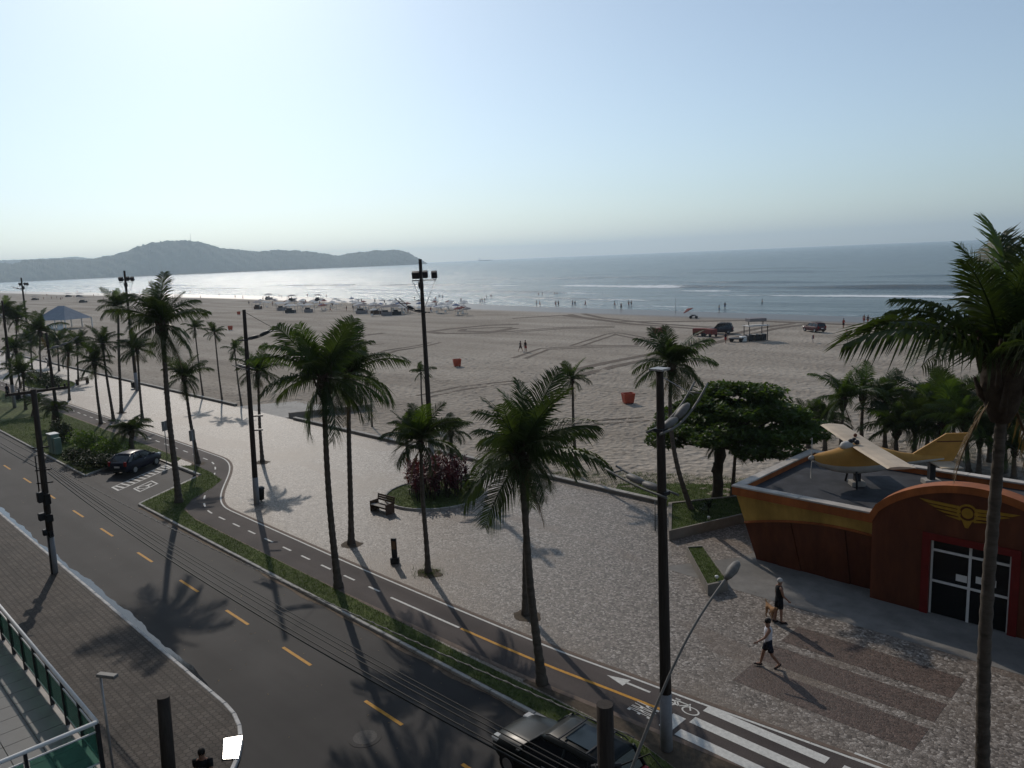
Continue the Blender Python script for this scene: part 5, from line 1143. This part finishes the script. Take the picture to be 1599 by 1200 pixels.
BE = [('pel','spi'),('spi','che'),('che','nek'),('nek','hd1'),('hd1','hd2')]+[e for s in 'RL' for e in (('pel','hip'+s),('hip'+s,'kne'+s),('kne'+s,'ank'+s),('ank'+s,'toe'+s),('che','sho'+s),('sho'+s,'elb'+s),('elb'+s,'wri'+s),('wri'+s,'han'+s))]
def body_mesh(P, hands=True, sub_=2):
    me = skin_mesh('body', *sub(P, BN, BE), 0, sub_)
    if not hands: return me
    b = MB(); 
    for s, sg in (('R',-1),('L',1)):
        w_, h_ = P['wri'+s], P['han'+s]; d_ = (h_-w_).normalized(); sd_ = d_.cross(Vector((0,1,0))).normalized()
        for k, (L_, o_) in enumerate(((.07,-.024),(.08,-.008),(.076,.008),(.06,.022))):
            q0 = h_+sd_*o_; b.tube([q0, q0+d_*L_*.5+Vector((.008,0,0)), q0+d_*L_+Vector((.02,-sg*.01,0))], [.0095,.009,.007], 6)
        q0 = w_.lerp(h_,.6)-sd_*.03; b.tube([q0, q0-sd_*.025+d_*.03, q0-sd_*.03+d_*.06], [.011,.010,.008], 6)
    hd = P['hd1'].lerp(P['hd2'],.45); b.ball(hd+Vector((.095,0,-.01)), .017, 6, 4, (1,.8,1.4))                # nose
    for sg in (-1, 1): b.ball(hd+Vector((-.005,sg*.088,0)), .024, 6, 4, (.8,.35,1.2))                    # ears
    for sg in (-1, 1): b.ball(hd+Vector((.082,sg*.032,.025)), .011, 6, 4)                                # brows/eyes
    b.tube([hd+Vector((.084,-.024,-.05)), hd+Vector((.088,0,-.052)), hd+Vector((.084,.024,-.05))], .006, 5)   # mouth
    m2 = b.mesh('x'); import bmesh as bm_; w = bm_.new(); w.from_mesh(me); w.from_mesh(m2); w.to_mesh(me); w.free(); bpy.data.meshes.remove(m2)
    me.polygons.foreach_set('use_smooth', [True]*len(me.polygons)); return me
def hair_mesh(P, bald=False):
    hd = P['hd1'].lerp(P['hd2'],.55)+Vector((-.012,0,.035)); return MB().lathe([(.098,-.05),(.104,0),(.092,.05),(.055,.088),(.012,.1)], hd, 14, 1.05, .92).mesh('hair')
def loft(b, rings, n=14):
    vs = []
    for c, rx, ry in rings:
        for j in range(n): th = 2*math.pi*j/n; vs.append((c.x+rx*math.cos(th), c.y+ry*math.sin(th), c.z))
    k = len(rings); b.add(vs, [(i*n+j, i*n+(j+1)%n, (i+1)*n+(j+1)%n, (i+1)*n+j) for i in range(k-1) for j in range(n)]+[tuple(range((k-1)*n, k*n))], True)
def shorts_mesh(P, long_=.72):
    b = MB(); p = P['pel']; z = lambda d: Vector((p.x, p.y, p.z+d))
    loft(b, [(z(-.13),.10,.13),(z(-.09),.135,.185),(z(0),.14,.185),(z(.1),.128,.165)])
    for s in 'RL':
        h_, k_ = P['hip'+s], P['kne'+s]; e_ = h_.lerp(k_, long_); b.tube([h_+Vector((0,0,.04)), h_.lerp(e_,.5), e_], [.108,.104,.098], 12)
    return b.mesh('shorts')
def shirt_mesh(P, sleeves=False):
    b = MB(); p, c, q, k = P['pel'], P['spi'], P['che'], P['nek']
    loft(b, [(p+Vector((0,0,-.03)),.142,.178),(p.lerp(c,.6),.135,.166),(c,.132,.164),(c.lerp(q,.6),.137,.182),(q+Vector((0,0,.03)),.135,.196),(q+Vector((0,0,.095)),.112,.19 if sleeves else .165),(q+Vector((0,0,.14)),.085,.12),(q+Vector((0,0,.165)),.068,.075)])
    for s in 'RL':
        if sleeves: S_, e_ = P['sho'+s], P['elb'+s]; b.tube([S_.lerp(q,.25)+Vector((0,0,.005)), S_, S_.lerp(e_,.62)], [.075,.082,.07], 10)
    return b.mesh('shirt')
def shoes(P, o, m='shoe'):
    for s in 'RL':
        a_, t_ = P['ank'+s], P['toe'+s]; b = MB(); d_ = (t_-a_); d_.normalize(); b.tube([a_-d_*.07+Vector((0,0,-.04)), a_+Vector((0,0,-.035))+d_*.02, t_+d_*.01, t_+d_*.07], [.042,.052,.048,.025], 8, flat=.75); b.build('shoe', M[m], o)
def person(label, loc, rz, pose, top=None, bottom=None, hair='hair', sleeves=False, h=1.74, group=None, name='person'):
    P = figure(**pose); o = thing(name, label, 'person', loc, rz, group); o.scale = (h/1.74,)*3
    link('body', body_mesh(P), M['skin'], o); link('hair', hair_mesh(P), M[hair], o)
    if bottom: link('shorts', shorts_mesh(P), M[bottom], o)
    if top: link('shirt', shirt_mesh(P, sleeves), M[top], o)
    shoes(P, o); return o, P
WALK = dict(thR=26, knR=6, thL=-20, knL=28, shR=-24, elR=12, shL=34, elL=26)
STAND = dict(thR=4, knR=3, thL=-6, knL=5, shR=4, elR=12, shL=6, elL=42)
face = lambda px: math.atan2(px[1], px[0])
VL = -VR*.94+VF*.1
person('man walking to the left in white sleeveless shirt and dark shorts', W(1199,1042), math.atan2(VL.y, VL.x), dict(thR=18, knR=5, thL=-15, knL=22, shR=-14, elR=12, shL=36, elL=24), 'tank', 'navy', h=1.72)
person('white haired person in dark sleeveless top and shorts standing with a dog', W(1216,973), math.atan2(VR.y+.1*VF.y, VR.x+.1*VF.x), dict(thR=6, knR=4, thL=-8, knL=6, shR=10, elR=35, shL=-2, elL=14), 'blackc', 'blackc', 'hair_w', h=1.72)
TL = -VF*1.0+VR*.1; pp_ = W(325,1262)
o, P = person('person in black printed T-shirt walking past the glaring plate', pp_, math.atan2(TL.y, TL.x), WALK, 'blackc', 'blackc', 'hair', True, h=1.74)
ch = P['che']; lettering('lettering', 'Hurley', M['lamp_grey'], o, Matrix.Translation((ch.x+.139, 0, ch.z-.04)) @ Matrix.Rotation(math.pi/2,4,'Z') @ Matrix.Rotation(math.pi/2,4,'X'), .09)
person('distant walker with bags on the cycle path at the left edge', W(13,622), R(150), WALK, 'navy', 'blackc', h=1.75)
# dog
dv = dict(rump=(-.22,0,.42),mid=(0,0,.42),chest=(.2,0,.43),neck=(.3,0,.52),head=(.38,0,.60),muz=(.48,0,.56),tail=(-.36,0,.52),tail2=(-.42,0,.62)); nm = list(dv); V = [Vector(dv[k]) for k in nm]; Rr = [.09,.085,.105,.065,.065,.035,.025,.015]; E_ = [(0,1),(1,2),(2,3),(3,4),(4,5),(0,6),(6,7)]
for x, kx, ax, par in ((-.2,-.16,-.24,0),(.2,.22,.19,2)):
    for sg in (-1,1):
        i = len(V); V += [Vector((x,sg*.08,.34)),Vector((kx,sg*.08,.2)),Vector((ax,sg*.08,.11)),Vector((ax+.02,sg*.08,.03)),Vector((ax+.07,sg*.08,.015))]; Rr += [.06,.036,.026,.024,.024]; E_ += [(par,i),(i,i+1),(i+1,i+2),(i+2,i+3),(i+3,i+4)]
o = thing('dog', 'small tan dog beside the white haired person', 'dog', W(1204,966), math.atan2(-VF.y+VR.y*.2, -VF.x+VR.x*.2)); dm = skin_mesh('body', V, E_, Rr, 1, 2); link('body', dm, mat('tan_fur', (.32,.18,.09), .9, .3, 12, .01, 60), o)
for sg in (-1,1): MB().add([(.34,sg*.03,.64),(.36,sg*.075,.63),(.33,sg*.065,.54)], [(0,1,2)]).build('ear', M['wood'], o)

# ================================================================ on the beach
P1 = figure(**WALK); P2 = figure(**STAND); PM = []
for P in (P1, P2): PM.append((body_mesh(P, False, 1), shorts_mesh(P), hair_mesh(P), shirt_mesh(P)))
M['cloth_r'] = mat('red_cloth', (.30,.04,.035), .8, .1, 8); M['cloth_b'] = mat('blue_cloth', (.06,.10,.22), .8, .1, 8)
def bather(px, py, label, group, k=None, shirt=None, z=-.25):
    k = random.randrange(2) if k is None else k; b_, s_, h_, t_ = PM[k]; p = W(px, py, z); p.z = float(zt(p.x, p.y))-.02
    o = thing('person', label, 'person', p, random.uniform(0,6.28), group); o.scale = (random.uniform(.93,1.03),)*3
    link('body', b_, M['skin'], o); q = link('shorts', s_, M['blackc'], o); q.material_slots[0].link = 'OBJECT'; q.material_slots[0].material = M[random.choice(['blackc','navy','cloth_r','cloth_b'])]; link('hair', h_, M['hair'], o)
    if shirt: q = link('shirt', t_, M['navy'], o); q.material_slots[0].link = 'OBJECT'; q.material_slots[0].material = M[shirt]
    return o
for px, py, lab, sh in [(813,550,'left one of the couple walking on the open sand with bags','navy'),(821,551,'right one of the couple walking on the open sand','blackc'),
    (1123,487,'person by the pole standing in the shallows',None),(1132,481,'walker on the wet strand right of the strand pole','navy'),(1190,474,'lone bather at the surf at right, before the breakers',None),(1349,505,'pair member strolling behind the big near palm, left',None),(1355,506,'pair member strolling behind the big near palm, right','navy'),
    (1317,513,'person in orange standing right of the dark red vehicle','cloth_r'),(1322,531,'person standing between the two poles on the right sand',None),(1133,537,'person standing before the red carts','navy')]:
    bather(px, py, lab, 'people on the open sand', shirt=sh)
for px, py in [(838,478),(843,478),(868,478),(872,478),(894,478),(898,478),(914,478),(960,478),(970,484),(982,478),(986,478),(750,474),(753,473),(757,472),(760,466),(767,464),(720,472),(841,460),(847,460),(866,459),(870,459)]:
    bather(px, py, 'bather standing on the shining wet strand by the surf', 'bathers along the waterline')
# umbrellas
def where(px): return 'at the left end of the crowded rows' if px < 470 else 'left of the middle of the crowded rows' if px < 550 else 'right of the middle of the crowded rows' if px < 630 else 'at the right end of the crowded rows'
for k in range(40):
    px = random.uniform(380,700); py = 466+(1-(px-380)/320)*0+random.uniform(-6,20)+(px-380)*.012; bather(px, py, f'bather among the umbrellas {where(px)}', f'bathers {where(px)}', shirt=random.choice([None,None,'navy','cloth_r']))
for k in range(34):
    px = random.uniform(0,380); w_ = 'behind the left grove' if px < 130 else 'behind the tallest bay palm' if px < 260 else 'left of the umbrella rows'
    bather(px, random.uniform(455,470), f'tiny bather on the far strand {w_}', f'bathers on the far strand {w_}')
um = MB(); n = 8
um.add([(0,0,2.25)]+[(1.15*math.cos(2*math.pi*j/n),1.15*math.sin(2*math.pi*j/n),1.82) for j in range(n)]+[(1.15*math.cos(2*math.pi*j/n),1.15*math.sin(2*math.pi*j/n),1.68) for j in range(n)], [(0,1+j,1+(j+1)%n) for j in range(n)]+[(1+j,9+j,9+(j+1)%n,1+(j+1)%n) for j in range(n)]); umc = um.mesh('canopy')
ump = MB().tube([(0,0,-.1),(0,0,2.3)], .03, 6).mesh('pole'); uch = MB().box(-.25,.25,-.25,.25,.2,.26).box(-.28,-.22,-.25,.25,.26,.75).box(-.25,-.21,-.25,-.21,0,.2).box(.21,.25,.21,.25,0,.2).box(-.25,-.21,.21,.25,0,.2).box(.21,.25,-.25,-.21,0,.2).mesh('beach_chair')
UC = [('white',mat('white_canvas', (.62,.60,.57), .9, .08, 2)),('red',mat('red_canvas', (.20,.06,.052), .9, .08, 2)),('blue',mat('blue_canvas', (.10,.15,.27), .9, .08, 2)),('grey',mat('grey_canvas', (.22,.20,.20), .9, .08, 2))]
def umbrella(px, py, ci, label, group, tilt=0, z=-.25):
    p = W(px, py, z); p.z = float(zt(p.x, p.y)); o = thing('beach_umbrella', label, 'umbrella', p, random.uniform(0,6), group); o.rotation_euler = (tilt, random.uniform(-.1,.1), random.uniform(0,6))
    c = link('canopy', umc, UC[0][1], o); c.material_slots[0].link = 'OBJECT'; c.material_slots[0].material = UC[ci][1]; link('pole', ump, M['metal'], o); return p
for k in range(105):
    px = random.uniform(395,730); u = (px-395)/335; py = random.uniform(468,476)+u*random.uniform(2,18)+(4 if px > 560 else 0)+random.uniform(0,12)*(1-u)
    ci = random.choices([0,1,2,3],[.66,.1,.08,.16])[0]; p = umbrella(px, py, ci, f'{UC[ci][0]} beach umbrella {where(px)} near the surf', f'{UC[ci][0]} umbrellas {where(px)}')
    if k % 2 == 0: c = link('beach_chair', uch, M['white']); c.location = p+Vector((random.uniform(-1,1),random.uniform(-1,1),0)); c.rotation_euler = (0,0,random.uniform(0,6)); tag(c, f'white beach chair under the umbrellas {where(px)}', 'chair', f'beach chairs {where(px)}')
umbrella(1081,496,1,'tilted pinkish umbrella standing alone on the open sand near the water','lone umbrellas',.5)
# tents / stalls
def stall(px, py, w, d, h, label, group, m=3, walls=False):
    p = W(px, py, -.25); p.z = float(zt(p.x, p.y)); o = thing('beach_stall', label, 'stall', p, HEAD+random.uniform(-.3,.3), group)
    cv = MB(); cv.add([(-w/2,-d/2,h),(w/2,-d/2,h),(w/2,d/2,h),(-w/2,d/2,h),(-w/5,0,h+.5),(w/5,0,h+.5)], [(0,1,5,4),(1,2,5),(2,3,4,5),(3,0,4)]); cv.build('canopy', UC[m][1], o)
    for sx in (-1,1):
        for sy in (-1,1): MB().box(sx*w/2*.96-.04,sx*w/2*.96+.04,sy*d/2*.96-.04,sy*d/2*.96+.04,0,h).build('post', M['metal'], o)
    MB().bbox(-w*.4,w*.4,-d*.3,d*.3,0,1.0,.04).build('counter', random.choice([UC[3][1], M['wood'], M['dark_metal']]), o); MB().bbox(-w*.3,w*.1,-d*.2,d*.2,1.0,1.5,.04).build('crates', M['dark_metal'], o); return o
for px, py, w, lab in [(403,483,3.2,'low beach stall at the left end of the umbrella rows'),(440,485,3.5,'beach stall left of the white topped one'),(454,489,4.0,'white topped beach stall in front of the umbrella rows'),(482,488,3,'small beach stall right of the white topped one'),(497,470,3,'beach stall by the water behind the umbrellas'),(565,490,4,'wide beach stall in the middle of the umbrella rows'),(588,491,4,'beach stall right of the widest one'),(604,493,3.5,'beach stall before the right end of the umbrella rows'),(620,492,3,'last beach stall at the right of the umbrella rows'),(456,471,4,'far beach stall with a raised sign by the surf'),(420,468,4,'far beach stall left, by the surf')]:
    stall(px, py, w, 2.6, 2.3, lab, 'beach stalls of the umbrella rows', 0 if 'white' in lab else 3)
for k, (px, py, lab) in enumerate([(107,464,'grey tent on the far left strand'),(124,464,'dark tent on the far left strand'),(130,473,'long low stall on the far left sand'),(55,469,'low stall at far left before the surf')]): stall(px, py, 5, 3, 2.4, lab, 'far left stalls')
# sand carts, kiosk trailer
p = W(1180,532,-.2); o = thing('beach_kiosk_cart', 'two tiered dark drinks stand with boxes on the open sand', 'stall', p, HEAD+R(10))
for sx in (-1,1):
    for sy in (-1,1): MB().box(sx*1.5-.05,sx*1.5+.05,sy*.9-.05,sy*.9+.05,0,2.5).build('post', M['dark_metal'], o)
MB().bbox(-1.8,1.8,-1.1,1.1,2.3,2.42,.03).build('lower_roof', UC[0][1], o); MB().bbox(-1.4,1.4,-.8,.8,3.0,3.5,.05).build('upper_sign', UC[3][1], o)
for sx in (-1.2,1.2): MB().box(sx-.05,sx+.05,-.05,.05,2.42,3.0).build('sign_post', M['dark_metal'], o)
for x in (-1.0,.1,1.1): MB().bbox(x-.45,x+.45,-.6,.6,.05,1.0,.05).build('cool_box', M['dark_metal'], o)
MB().bbox(-2.6,-1.7,-.5,.4,0,.8,.05).build('cool_box', M['white'], o)
for px, py, lab in [(1030,524,'red cart at the left of the vehicle group, half behind the palm'),(1093,525,'red cart in the middle of the vehicle group'),(1109,526,'red cart right beside the off road vehicle'),(1150,534,'low flat cart in front of the drinks stand')]:
    p = W(px, py, -.2); o = thing('beach_cart', lab, 'cart', p, random.uniform(0,3), 'carts on the open sand'); MB().bbox(-1.1,1.1,-.6,.6,.4,1.3 if 'red' in lab else .6,.06).build('box', UC[1][1] if 'red' in lab else M['dark_metal'], o)
    for sx in (-.7,.7):
        for sy in (-.62,.62): MB().tube([(sx,sy-.05,.3),(sx,sy+.05,.3)], .3, 12, smooth=False).build('wheel', M['black'], o)
    MB().tube([(1.1,0,.6),(1.8,0,.9)], .03, 6).build('handle', M['metal'], o)
p = W(1083,498,-.25); o = thing('motorbike', 'dark motorbike parked under the tilted umbrella', 'motorbike', p, R(20)); 
for x in (-.6,.6): MB().tube([(x,-.06,.32),(x,.06,.32)], .32, 14, smooth=False).build('wheel', M['black'], o)
MB().tube([(-.6,0,.35),(-.2,0,.7),(.35,0,.75),(.6,0,.32)], [.08,.15,.12,.05], 8).build('frame', M['dark_metal'], o); MB().bbox(-.5,.15,-.14,.14,.72,.85,.04).build('seat', M['black'], o); MB().tube([(.4,-.35,1.0),(.42,0,.95),(.4,.35,1.0)], .02, 6).build('handlebar', M['metal'], o)
om = mat('orange_bin_plastic', (.38,.07,.035), .6, .2, 2)
for px, py, lab in [(714,573,'bright red orange skip bin alone on the mid beach'),(981,631,'orange skip bin left of the broad tree'),(360,516,'small pale red bin box on the far sand at left'),(373,492,'reddish bin far off on the left sand')]:
    p = W(px, py, -.15); o = thing('skip_bin', lab, 'bin', p, HEAD+R(12), 'orange bins on the sand'); b = MB(); b.add([(-.42,-.38,.12),(.42,-.38,.12),(.42,.38,.12),(-.42,.38,.12),(-.55,-.5,1.05),(.55,-.5,1.05),(.55,.5,1.05),(-.55,.5,1.05),(-.5,-.45,1.05),(.5,-.45,1.05),(.5,.45,1.05),(-.5,.45,1.05),(-.4,-.35,.3),(.4,-.35,.3),(.4,.35,.3),(-.4,.35,.3)], [(3,2,1,0),(0,1,5,4),(1,2,6,5),(2,3,7,6),(3,0,4,7),(4,5,9,8),(5,6,10,9),(6,7,11,10),(7,4,8,11),(8,9,13,12),(9,10,14,13),(10,11,15,14),(11,8,12,15),(12,13,14,15)]); b.build('tub', om, o)
    for sx in (-.3,.3): MB().box(sx-.05,sx+.05,-.3,.3,0,.12).build('foot', M['black'], o)
for (b_, t_, lab) in (((1055,489),(1055,466),'thin upright pole planted at the edge of the water'),((1270,536),(1268,524),'short stake with red flag on the right sand, near one'),((1324,535),(1322,518),'short stake with red flag on the right sand, far one')):
    B = W(*b_, -.25); B.z = float(zt(B.x, B.y)); t = TOP(B, *t_)-B; o = thing('marker_pole', lab, 'pole', B, 0, 'marker poles on the sand'); MB().tube([(0,0,-.1), t], .05, 6).build('shaft', M['metal'], o)
    if 'flag' in lab: MB().box(-.02,.02,0,.7,-.55,-.02, Matrix.Translation(t)).build('flag', UC[1][1], o)
p = W(818,600,-.15); br = W(1175,705,-.15)
o = thing('rowing_boat', 'upturned pale boat lying on the sand behind the low spreading palm', 'boat', W(1172,702,-.15), R(30)); b = MB(); vs = []
for x, w, h_ in ((-1.3,.05,.1),(-.9,.4,.35),(0,.55,.45),(.9,.4,.36),(1.35,.04,.12)):
    for j in range(7): th = math.pi*j/6; vs.append((x, w*math.cos(th), h_*math.sin(th)))
b.add(vs, [(7*i+j, 7*i+j+1, 7*i+8+j, 7*i+7+j) for i in range(4) for j in range(6)], True); b.build('hull', M['coping'], o); MB().box(-1.3,1.3,-.02,.02,.36,.5).build('keel', M['wood'], o)
# big blue marquee among the far palms
p = W(100,513,-.15); o = thing('marquee', 'large pale blue hipped marquee beyond the left grove', 'tent', p, HEAD+R(-20)); bm = mat('pale_blue_canvas', (.24,.27,.31), .85, .12, 1)
MB().add([(-6,-4.5,2.6),(6,-4.5,2.6),(6,4.5,2.6),(-6,4.5,2.6),(-1.2,0,6.3),(1.2,0,6.3)], [(0,1,5,4),(1,2,5),(2,3,4,5),(3,0,4)]).build('canopy', bm, o)
for x in (-5.8,-2,2,5.8):
    for y in (-4.3,4.3): MB().box(x-.12,x+.12,y-.12,y+.12,0,2.6).build('post', M['white'], o)
for x in (-3.4,0,3.6): MB().box(x-1.1,x+1.1,-4.2,-4.1,0,1.5).build('side_wall', M['white'], o)
# ship far out
u = ray(757,411); dh = math.hypot(u.x,u.y); p = Vector((u.x/dh*9500,u.y/dh*9500,-.3)); o = thing('cargo_ship', 'faint cargo ship on the horizon right of the headland', 'ship', p, HEAD)
MB().add([(-75,-11,0),(65,-11,0),(85,0,0),(65,11,0),(-75,11,0),(-78,-12,11),(70,-12,11),(95,0,13),(70,12,11),(-78,12,11)], [(0,1,6,5),(1,2,7,6),(2,3,8,7),(3,4,9,8),(4,0,5,9),(5,6,7,8,9)]).build('hull', M['dark_metal'], o); MB().box(-72,-50,-10,10,11,30).build('bridge', M['white'], o)

# ================================================================ terrace of the neighbouring building
RZ = 5.0; cxr, cyr = -16.45, 3.93; FZ = 3.95
T = thing('terrace', 'corner terrace of the neighbouring building with green glass railing', 'terrace', (cxr,cyr,0)); TO = Vector((-cxr,-cyr,0))
def tb(b, name, m, parent=None): b.v = [tuple(Vector(p)+TO) for p in b.v]; return b.build(name, m, parent or T)
tm = mat('dark_brown_render', (.085,.072,.062), .85, .2, 1.5, .005, 15, big=.15)
tb(MB().box(-60,cxr+.05,-20,cyr-.02,0,3.7), 'wall', tm); tb(MB().box(-60,cxr+.12,-20,cyr+.05,3.7,3.9), 'slab', M['coping'])
til = mat('pale_floor_tile', (.42,.41,.39), .45, .08, 2, big=.06); til_shade = mat('shadowed_floor_tile', (.13,.13,.125), .45, .1, 2)
tmesh = MB().bbox(-.295,.295,-.295,.295,0,.025,.004).mesh('floor_tile')
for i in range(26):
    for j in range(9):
        x, y = cxr-.36-.6*i, cyr-.36-.6*j; q = link('floor_tile', tmesh, til, T); q.location = Vector((x,y,FZ-.02))+TO; q.material_slots[0].link = 'OBJECT'; q.material_slots[0].material = til_shade if j < 3 else til  # rows along the rail: the railing's shadow is put into the tile colour
gg = newmat('green_railing_glass'); N, L, b = nodes(gg); b.inputs['Base Color'].default_value = (.20,.45,.36,1); b.inputs['Roughness'].default_value = .05; b.inputs['Transmission Weight'].default_value = .8; b.inputs['IOR'].default_value = 1.15
def rail(ax, a0, a1, fixed):
    n = max(1, round(abs(a1-a0)/1.25)); 
    def pt(a, z): return (a, fixed, z) if ax == 'x' else (fixed, a, z)
    tb(MB().tube([pt(a0,RZ), pt(a1,RZ)], .045, 8), 'top_rail', M['white']); tb(MB().tube([pt(a0,RZ-.2), pt(a1,RZ-.2)], .02, 6), 'upper_bar', M['white']); tb(MB().tube([pt(a0,FZ+.16), pt(a1,FZ+.16)], .02, 6), 'lower_bar', M['white'])
    for k in range(n+1):
        a_ = a0+(a1-a0)*k/n; tb(MB().box(*( (a_-.03,a_+.03,fixed-.04,fixed+.04) if ax == 'x' else (fixed-.04,fixed+.04,a_-.03,a_+.03)),FZ-.05,RZ-.03), 'rail_post', M['dark_metal'])
        if k < n:
            b0, b1 = sorted((a_+(a1-a0)/n*.04, a_+(a1-a0)/n*.96)); tb(MB().box(*((b0,b1,fixed-.006,fixed+.006) if ax == 'x' else (fixed-.006,fixed+.006,b0,b1)),FZ+.18,RZ-.22), 'glass_panel', gg)
rail('x', cxr-17, cxr, cyr); rail('y', cyr-9, cyr, cxr)
tb(MB().bbox(cxr-.16,cxr+.16,cyr-2.0,cyr-1.72,FZ-.2,RZ-.06,.02), 'pier', tm)
# unseen apartment blocks on this side of the avenue, added to cut sky light
fm = mat('apartment_render', (.30,.28,.26), .85, .12, .5, big=.1)
def block(x0, x1, y0, y1, z0, z1, label):
    o = thing('unseen_apartment_block', label, 'building', (x0,y1,0), 0, 'unseen apartment blocks on the near side of the avenue'); D = Vector((-x0,-y1,0))
    b = MB().box(x0,x1,y0,y1,z0,z1); b.v = [tuple(Vector(p)+D) for p in b.v]; b.build('wall', fm, o)
    for k in range(int((z1-z0)/3)):
        for j in range(int((x1-x0)/4)):
            b = MB().box(x0+1+4*j,x0+3+4*j,y1+.01,y1+.05,z0+3*k+1,z0+3*k+2.4); b.v = [tuple(Vector(p)+D) for p in b.v]; b.build('window', M['c_glass'], o)
block(-9.5,40,-26,-1.2,-.1,42,'unseen apartment block the picture is taken from'); block(-62,-18.5,-28,-4.5,3.9,45,'unseen apartment block rising behind the glass railed terrace'); block(-120,-66,-26,2.5,0,36,'unseen apartment block further along the near pavement')
o = thing('terrace_lamp', 'slim grey lamp post with bent head at the terrace corner', 'lamp post', (cxr+.12,cyr+.15,3.6)); hh = WN(147,1045,cyr+.15).z-3.6
MB().tube([(0,0,0),(0,0,hh)], .025, 8).build('post', M['metal'], o); MB().bbox(-.05,.40,-.07,.07,hh-.02,hh+.05,.015, Matrix.Rotation(R(30),4,'Z')).build('lamp_head', M['lamp_grey'], o)
o = thing('globe_lamp', 'tan globe lamp at the foot of the terrace wall, at the bottom edge', 'lamp', (W(122,1210,0).x+.3, W(122,1210,0).y, 0)); 
gz = 1.6; pg = W(122,1203,gz); o.location = (pg.x, pg.y, 0); MB().tube([(0,0,0),(0,0,gz-.15)], .04, 8).build('post', M['dark_metal'], o); MB().ball((0,0,gz), .2, 16, 10).build('globe', mat('tan_globe', (.36,.29,.2), .4, .1, 3), o)

# ================================================================ small wear: soil pits, gutter sand, litter
def rag(cx, cy, rx, ry, n=18, jit=.22):
    return [(cx+rx*math.cos(2*math.pi*k/n)*(1+random.uniform(-jit,jit)), cy+ry*math.sin(2*math.pi*k/n)*(1+random.uniform(-jit,jit))) for k in range(n)]
for k, o in enumerate(palms):
    x, y = o.location.x, o.location.y
    if 19 < y < 34.5 and -90 < x and not (-38.8 < x < -32.4 and y > 25) and not (-23 < x < -18 and y > 30): MB().sheet(rag(x+.1, y, .62, .5), .008+.0001*(k % 9)).build('soil_pit', M['soil'], promenade)
M['gutter_sand'] = mat('gutter_sand', (.17,.13,.095), .95, .3, 4, .006, 30)
n = 160; xs_ = np.linspace(-48.5,-9.8,n); w_ = .10+.09*np.abs(np.sin(xs_*.37))+.05*np.sin(xs_*1.9)+rng.normal(0,.015,n); w_ = np.clip(w_,.03,.4)
MB().add([(x,15.6,-.0955) for x in xs_]+[(x,15.6-w,-.0955) for x, w in zip(xs_, w_)], [(n+i,n+i+1,i+1,i) for i in range(n-1)]).build('gutter_sand', M['gutter_sand'], road)
c = np.concatenate([np.stack([rng.uniform(-60,-10,170), rng.uniform(9.7,15.5,170), np.full(170,-.088)], -1), np.stack([rng.uniform(-45,-4,240), rng.uniform(18.9,34,240), np.full(240,.014)], -1)])
v, f = leafcloud(c, .085, .15, .5); o = raw('litter', v, f, mat('dry_leaf_litter', (.20,.15,.09), .9, .5, 3), None, 'stuff'); tag(o, 'scattered dry leaves and paper scraps on road and mosaic', 'litter')
# ================================================================ haze
hz = MB().box(-14500, 4200, -2600, 16800, -6, 330)
hzm = bpy.data.materials.new('haze'); hzm.use_nodes = True; nt = hzm.node_tree; nt.nodes.clear()
ou = nt.nodes.new('ShaderNodeOutputMaterial'); pv_ = nt.nodes.new('ShaderNodeVolumePrincipled'); nt.links.new(pv_.outputs[0], ou.inputs['Volume'])
pv_.inputs['Color'].default_value = (.74,.89,1,1); pv_.inputs['Density'].default_value = HAZE; pv_.inputs['Anisotropy'].default_value = .35
hz.build('haze', hzm, kind='stuff')
